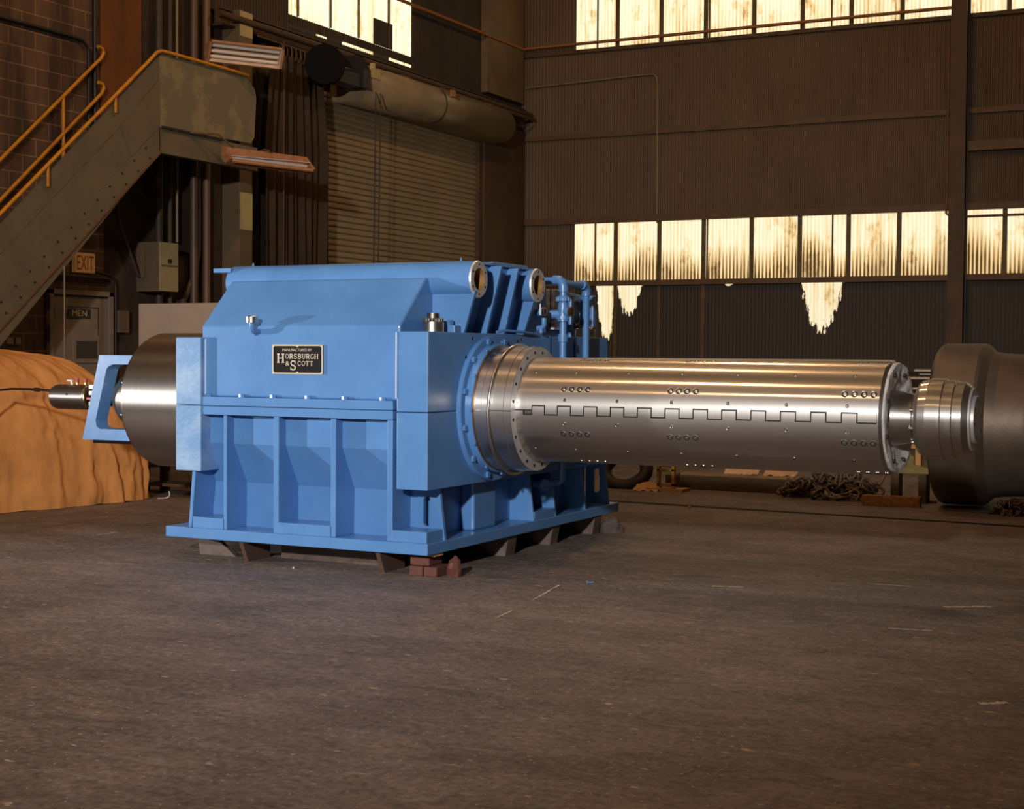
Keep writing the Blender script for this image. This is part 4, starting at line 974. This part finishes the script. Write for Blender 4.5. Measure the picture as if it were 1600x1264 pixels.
# ================================================================== light fittings
def fixture(name,c,ex,ey,L,Wd,D,label,tubes,face_m,edge_m):
    """box reflector: c centre of the open face, ex along length, ey across, opening looks along ex x ey"""
    ex=Vector(ex).normalized(); ey=(Vector(ey)-ex*Vector(ey).dot(ex)).normalized(); ez=ex.cross(ey)
    c=Vector(c); T=thing(name,tuple(c),label,'light fixture','fluorescent light fixtures by the stair landing')
    P=lambda a,b,d:c+ex*a+ey*b+ez*d
    hl,hw_=L/2,Wd/2
    mb=MB()
    v=[P(-hl,-hw_,0),P(hl,-hw_,0),P(hl,hw_,0),P(-hl,hw_,0),P(-hl*.99,-hw_*.45,-D),P(hl*.99,-hw_*.45,-D),P(hl*.99,hw_*.45,-D),P(-hl*.99,hw_*.45,-D)]
    mb.add(v,[(0,1,5,4),(1,2,6,5),(2,3,7,6),(3,0,4,7),(4,5,6,7)],0)
    v2=[p-ez*.012 for p in v]
    mb.add([p+(p-c)*.02-ez*.006 for p in v],[(0,1,5,4),(1,2,6,5),(2,3,7,6),(3,0,4,7),(4,5,6,7)],1)
    obj('reflector_housing', mb, [face_m,edge_m], T, recalc=False)
    for s in (-1,1):
        e=MB().add([P(s*hl,-hw_,0),P(s*hl,hw_,0),P(s*hl,hw_*.45,-D),P(s*hl,-hw_*.45,-D),P(s*(hl+.03),-hw_*1.02,.005),P(s*(hl+.03),hw_*1.02,.005),P(s*(hl+.03),hw_*.47,-D*1.03),P(s*(hl+.03),-hw_*.47,-D*1.03)],[(0,1,2,3),(4,5,6,7),(0,1,5,4),(1,2,6,5),(2,3,7,6),(3,0,4,7)])
        obj('end_cap', e, edge_m, T)
    for b in tubes:
        obj('fluorescent_tube', MB().cyl(P(-hl*.96,b*hw_,-D*.42),P(hl*.96,b*hw_,-D*.42),.021,seg=14), tube_m, T)
    lip=MB()
    for s in (-1,1):
        lip.add([P(-hl,s*hw_,0),P(hl,s*hw_,0),P(hl,s*hw_*1.16,-.015),P(-hl,s*hw_*1.16,-.015),P(-hl,s*hw_,-.02),P(hl,s*hw_,-.02),P(hl,s*hw_*1.16,-.035),P(-hl,s*hw_*1.16,-.035)],[(0,1,2,3),(4,5,6,7),(0,1,5,4),(1,2,6,5),(2,3,7,6),(3,0,4,7)])
    obj('housing_lip', lip, edge_m, T)
    return T
# reaction: upper one tilted towards the shop floor, lower one opened downwards
A=Vector((-12.02,15.50,5.32)); B=Vector((-11.62,16.25,5.335))
fx1=fixture('light_fixture',(A+B)/2,B-A,(0.35,-.25,1.0),(B-A).length*1.16,.25,.13,'rusty fluorescent light fixture tilted above the stair landing rail',(.58,.0,-.55),fix_white,fix_rust)
A=Vector((-11.80,15.45,4.03)); B=Vector((-11.30,16.55,4.00))
fx2=fixture('light_fixture',(A+B)/2,A-B,(1,.30,-.62),(B-A).length*.98,.30,.12,'rusty fluorescent light fixture hanging below the stair landing, lens facing down',(.1,),fix_rust,fix_rust)
obj('louvre_lens', MB().prism([(-11.82,15.50),(-11.30,16.50),(-11.22,16.46),(-11.74,15.46)],'Z',3.985,3.995), lens_m, fx2)
obj('mounting_arm', MB().tube([(-12.0,14.9,4.22),(-11.82,15.3,4.24),(-11.78,15.5,4.12)],.014,8), rust_edge, fx2)
obj('mounting_arm', MB().tube([(-11.985,16.2,4.10),(-11.70,16.1,4.14),(-11.55,16.0,4.10)],.014,8), rust_edge, fx2)

# ================================================================== left wall fittings
ex=thing('exit_sign',(XL+.05,14.1,2.46),'orange EXIT sign with red letters above the restroom door','sign')
obj('sign_box', MB().box(XL,XL+.06,13.93,14.27,2.464,2.705), exit_m, ex, .004)
obj('sign_lettering', text_mesh('EXIT',XL+.06,13.955,2.495,.175,.29,'+X',.003), exit_red, ex, recalc=False)
eb=thing('electrical_box',(XL+.2,15.2,2.27),'grey-green electrical cabinet on the wall right of the exit sign','electrical box')
obj('cabinet_body', MB().box(XL,XL+.37,15.09,15.46,2.273,2.905), [dirtbox_m], eb, .006)
obj('cabinet_door', MB().box(XL+.37,XL+.385,15.095,15.455,2.278,2.90), elbox_m, eb, .004)
obj('door_band', MB().box(XL+.385,XL+.39,15.12,15.43,2.595,2.615), rust_edge, eb)
obj('latch', MB().box(XL+.385,XL+.40,15.25,15.31,2.64,2.69), conduit_dark, eb)
obj('cover_strip', MB().box(XL+.10,XL+.16,15.06,15.09,2.45,2.86), pilaster_m, eb)
obj('warning_lettering', text_mesh('FUSE BOX',XL+.385,15.14,2.755,.035,.27,'+X',.002), patch_m, eb, recalc=False) if False else None
sb=thing('switch_box',(XL+.05,14.78,1.75),'small dim switch box with pale label right of the restroom door','electrical box')
obj('switch_body', MB().box(XL,XL+.09,14.66,14.86,1.74,2.02), dirtbox_m, sb, .005)
obj('switch_label', MB().box(XL+.09,XL+.093,14.80,14.845,1.79,1.98), pilaster_m, sb)
tag(obj('outlet_plate', MB().box(XL,XL+.03,12.86,12.95,1.58,1.66).box(XL,XL+.03,12.98,13.06,1.58,1.66), elbox_m),'pair of small pale outlet plates low on the wall left of the door','outlet')
cg='conduits on the left wall'
def conduit(pts,r,m,label,seg=8): return tag(obj('conduit', MB().tube(pts,r,seg), m),label,'conduit',cg)
conduit([(XL+.04,11.0,5.293),(XL+.04,13.93,5.293),(XL+.04,14.08,5.275),(XL+.04,14.16,5.22),(XL+.04,14.19,5.12),(XL+.04,14.19,3.05)],.022,conduit_dark,'black conduit running along the block wall then bending down beside the rust column',10)
conduit([(XL+.04,14.30,3.05),(XL+.04,14.30,9.3)],.03,conduit_dark,'black vertical conduit in the corner beside the rust-orange column')
for i,(y,r,m_,lb) in enumerate(((15.42,.05,conduit_m,'thick dark vertical pipe just right of the rust column'),(15.64,.03,conduit_m,'slim dark vertical pipe second to the right of the rust column'),(15.78,.018,conduit_pale,'thin pale vertical conduit above the electrical cabinet'),(16.13,.055,mat('umber_pipe',(.09,.05,.028),.5),'brown vertical pipe midway between rust column and pilaster'),(16.40,.05,mat('umber_pipe_lit',(.14,.075,.04),.5),'reddish vertical pipe close to the pale-patched pilaster'))):  # umber_pipe_lit: the umber pipe colour again, brightened as if lit
    conduit([(XL+.1,y,2.95 if i==2 else .1),(XL+.1,y,9.3)],r,m_,lb)
conduit([(XL+.08,14.66,4.0),(XL+.08,14.66,3.2),(XL+.08,14.75,2.98),(XL+.08,15.05,2.46)],.022,conduit_m,'bent dark conduit slanting down into the electrical cabinet')
conduit([(XL+.05,14.28,2.48),(XL+.05,14.55,2.45),(XL+.05,14.64,2.40),(XL+.05,14.65,2.30),(XL+.05,14.65,.2)],.016,conduit_dark,'thin dark conduit from the exit sign down beside the door')
conduit([(XL+.05,13.3,2.42),(XL+.05,14.3,2.41),(XL+.05,14.50,2.41)],.022,conduit_m,'horizontal dark conduit passing below the exit sign')
conduit([(XL+.06,16.25,4.2),(XL+.06,16.25,2.9),(XL+.06,16.18,2.5),(XL+.06,15.95,2.2),(XL+.06,15.9,1.5)],.05,conduit_m,'fat curved pipe sweeping down right of the electrical cabinet',12)
conduit([(XL+.2,15.5,2.60),(XL+.2,15.66,2.47),(XL+.2,15.72,2.44),(XL+.2,15.52,2.43)],.02,conduit_m,'short looped conduit at the cabinet right side')
tag(obj('conduit', MB().tube([(-12.85,YB-.06,6.627),(-10.4,YB-.06,6.70),(-10.22,YB-.06,6.69),(-10.16,YB-.06,6.63),(-10.145,YB-.06,6.5),(-10.13,YB-.06,3.95)],.016,8), conduit_pale),'pale thin conduit bending down the corrugated back wall','conduit',cg)
# hanging canvas curtain between pilaster and shutter
cu=thing('canvas_curtain',(XL+.5,18.0,2.0),'dark gathered canvas curtain hanging left of the roller shutter','curtain')
def cpt(u,v):
    y=17.35+1.72*u; z=.6+5.15*v
    amp=.07*(1-.25*v)
    gather=(1-.25*max(0,(v-.75)/.25))
    yy=18.1+(y-18.1)*gather+.12*(1-v)*(.5-u)
    return (XL+.32+amp*sin(u*58+1.3*sin(v*3+u*9))+.03*sin(u*23), yy, z)
obj('curtain_cloth', MB().grid(cpt,170,24), curtain_m, cu, recalc=False)
for k in range(8): obj('curtain_ring', MB().tube([(XL+.36+.03*cos(a),17.75+k*.11,5.80+.10*sin(a)) for a in [2*pi*i/10 for i in range(10)]],.010,6,True), girt_m, cu)
obj('curtain_rail', MB().tube([(XL+.36,17.2,5.90),(XL+.36,19.1,5.88)],.016,8), girt_m, cu)
tag(obj('pull_rod', MB().tube([(XL+.5,17.62,5.9),(XL+.5,17.62,0)],.009,6), girt_m),'thin vertical rod standing in front of the canvas curtain','rod')

# pale board and dark bench behind the drum
bo=thing('partition_board',(-10.6,13.1,0),'pale beige board standing upright behind the steel drum','board')
obj('board_panel', MB().box(-11.19,-9.6,13.06,13.10,1.0,2.035), white_board, bo, .004)
obj('board_leg', MB().box(-11.16,-11.11,13.05,13.11,0,1.0), wood_dark, bo); obj('board_leg', MB().box(-9.75,-9.70,13.05,13.11,0,1.0), wood_dark, bo)
be=thing('work_bench',(-10.35,12.7,0),'dark low steel bench in the shadow behind the steel drum','bench')
obj('bench_top', MB().box(-10.75,-9.75,12.5,12.95,.30,.36), wood_dark, be); 
for x in (-10.72,-9.86): obj('leg', MB().box(x,x+.08,12.52,12.60,0,.30), wood_dark, be); obj('leg', MB().box(x,x+.08,12.85,12.93,0,.30), wood_dark, be)
obj('shelf', MB().box(-10.66,-9.84,12.54,12.9,.08,.11), wood_dark, be)

# ================================================================== right background
RY,RZ=15.55,.83
ro=thing('mill_roll',(-1.6,RY,0),'big dark flanged steel roll lying at right behind the spindle tip','steel roll')
obj('roll_flange', MB().lathe([(-2.93,0),(-2.93,.76),(-2.90,.80),(-2.87,.81),(-2.50,.81),(-2.47,.80),(-2.44,.77),(-2.40,.73),(-2.30,.712)],RY,RZ,96), roll_m, ro)
obj('roll_body', MB().lathe([(-2.32,.714),(-2.05,.700),(1.5,.700),(1.5,0)],RY,RZ,96), roll_m, ro)
for k,(dy,dz,L_) in enumerate(((-.55,.535,.16),(-.60,.46,.20),(-.50,.50,.12),(-.63,.36,.24),(-.66,.27,.22),(-.69,.15,.18))):
    obj('stud_bolt', MB().cyl((-2.93,RY+dy,RZ+dz),(-2.93-L_,RY+dy,RZ+dz),.022,seg=12), steel_dark, ro)
for x in (-1.2,.8): obj('cradle', MB().prism([(RY-.75,0),(RY+.75,0),(RY+.55,.40),(RY+.35,.22),(RY,.16),(RY-.35,.22),(RY-.55,.40)],'X',x,x+.25), wood_dark, ro)

# chain heaps
def link_mesh(L,Wd,r):
    pts=[]; h=L/2-Wd/2
    for i in range(7): a=-pi/2+pi*i/6; pts.append((h+Wd/2*cos(a),Wd/2*sin(a),0))
    for i in range(7): a=pi/2+pi*i/6; pts.append((-h+Wd/2*cos(a),Wd/2*sin(a),0))
    return MB().tube(pts,r,7,True)
def chain_heap(cx,cy,rx,ry,h,n,L,seed,label):
    rnd=random.Random(seed)
    T=thing('chain',(cx,cy,0),label,'chain')
    base=None
    for k in range(n):
        while True:
            a,b=rnd.uniform(-1,1),rnd.uniform(-1,1)
            q=a*a+b*b
            if q<=1: break
        zmax=h*(1-q)**.7*(.8+.4*noise.noise(Vector((a*3,b*3,seed))))
        z=L*.16+max(0,zmax)*(rnd.random()**.45)
        loc=(cx+a*rx,cy+b*ry,z)
        flat=z<L*.3
        rot=(rnd.uniform(-.25,.25) if flat else rnd.uniform(-1.3,1.3),rnd.uniform(-.25,.25) if flat else rnd.uniform(-.9,.9),rnd.uniform(0,2*pi))
        if base is None:
            base=obj('chain_link', link_mesh(L,L*.62,L*.115), chain_m, T, origin=(0,0,0)); base.location=Vector(loc)-wl(T); base.rotation_euler=rot
        else: dup_part(base,T,loc,rot)
    return T
chain_heap(-4.12,15.78,.56,.34,.30,100,.135,11,'large heap of rusty heavy chain on the floor below the spindle')
chain_heap(-2.06,14.93,.27,.18,.17,95,.075,12,'small heap of dark fine chain at the right edge of the floor')
tag(obj('rusted_bar', MB().box(-.29,.29,-.05,.05,0,.105), rusty_bar_m, bevel=.008),'short square rusty orange bar lying on the floor right of the big chain heap','bar')
o=bpy.data.objects['rusted_bar']; o.location=(-3.34,15.20,0); o.rotation_euler=(0,0,.03)
# timber baulks, crate and cardboard behind
tag(obj('timber_baulk', MB().box(-6.05,-4.55,15.95,16.16,0,.15), wood_dark, bevel=.006),'long dark timber baulk on the floor left of the chain heap','timber')
tag(obj('timber_baulk', MB().box(-5.9,-4.5,15.98,16.16,.15,.185), wood_m, bevel=.006),'brown timber baulk resting on top of the dark baulk left of the chain heap','timber')
tag(obj('timber_plank', MB().prism([(-5.72,.0),(-4.5,.0),(-4.5,.03),(-5.72,.03)],'Y',0,.16), wood_m),'thin loose plank lying behind the chain heap','plank')
bpy.data.objects['timber_plank'].location=(-5.1,16.35,.0)
def paper(x0,x1,y0,y1,z,seed,h=.09):
    return MB().grid(lambda u,v:(x0+(x1-x0)*u,y0+(y1-y0)*v+.02*sin(u*4+seed),z+h*sin(pi*min(1,u*1.2))*.35*v+h*v*.9+.02*noise.noise(Vector((u*6,v*6,seed)))),20,8)
tag(obj('cardboard_sheet', paper(-5.38,-4.98,15.98,16.15,.19,1,.11), card_m, recalc=False),'crumpled brown cardboard sheet on the timber baulks','cardboard')
tag(obj('cardboard_sheet', paper(-4.92,-4.56,15.98,16.15,.19,4,.075), card_m, recalc=False),'flat folded brown cardboard piece beside the chain heap on the timber','cardboard')
# yellow pump-like machine in the shadow
ym=thing('hand_pump',(-5.88,15.62,0),'small grimy yellow framed pump on the floor beyond the gearbox','pump')
obj('pump_base', MB().box(-6.12,-5.68,15.5,15.75,0,.035), card_m, ym)
obj('pump_frame', MB().box(-6.0,-5.965,15.55,15.6,.035,.30).box(-5.83,-5.795,15.55,15.6,.035,.30).box(-6.0,-5.795,15.55,15.6,.06,.09).box(-6.0,-5.795,15.55,15.6,.22,.25), yel_m, ym, .004)
obj('pump_head', MB().cyl((-6.0,15.6,.32),(-5.78,15.6,.32),.05,seg=16).cyl((-5.86,15.6,.3),(-5.86,15.6,.42),.035,seg=12), yel_m, ym, .004)
obj('pump_lever', MB().tube([(-6.05,15.58,.30),(-5.96,15.57,.38),(-5.85,15.56,.34),(-5.76,15.57,.40)],.014,8), orange_scrap, ym)
tag(obj('rubber_tyre', MB().tube([(-6.45+.25*cos(2*pi*k/32),15.75+.10*sin(2*pi*k/32),.20+.17*sin(2*pi*k/32)) for k in range(32)],.075,12,True), rubber_m),'dark old tyre leaning beyond the gearbox, left of the yellow pump','tyre')
tag(obj('rag', paper(-6.25,-5.95,15.45,15.62,.004,6,.07), card_m, recalc=False),'brown rag heaped at the foot of the yellow pump','rag')
# olive machine part and junk between spindle tip and roll
om=thing('machine_casting',(-3.3,15.7,0),'olive painted machine casting standing left of the big roll','machine part')
obj('casting_body', MB().prism([(-3.46,.30),(-3.05,.30),(-3.05,.36),(-3.2,.40),(-3.2,.47),(-3.28,.53),(-3.42,.53)],'Y',15.6,15.8), olive_m, om, .01)
for x in (-3.44,-3.16): obj('leg', MB().box(x,x+.08,15.6,15.8,0,.30), wood_dark, om)
obj('casting_wheel', MB().cyl((-3.33,15.6,.42),(-3.33,15.56,.42),.055,seg=20), conduit_dark, om)
obj('casting_top', MB().box(-3.40,-3.05,15.6,15.75,.56,.64).box(-3.20,-3.14,15.62,15.70,.30,.56), mat('amber_paint',(.42,.20,.03),.5), om, .005)
tag(obj('steel_hoop', MB().tube([(-3.9+.26*cos(2*pi*k/24),16.2+.05*sin(2*pi*k/24),.27+.24*sin(2*pi*k/24)) for k in range(24)],.022,8,True), rust_edge),'rusty steel hoop standing behind the big chain heap','hoop')
tag(obj('wooden_stick', MB().prism([(-3.6,.0),(-3.0,.0),(-3.0,.025),(-3.6,.025)],'Y',15.72,15.76), rust_col_m),'thin reddish stick on the floor between chain heap and roll','stick')
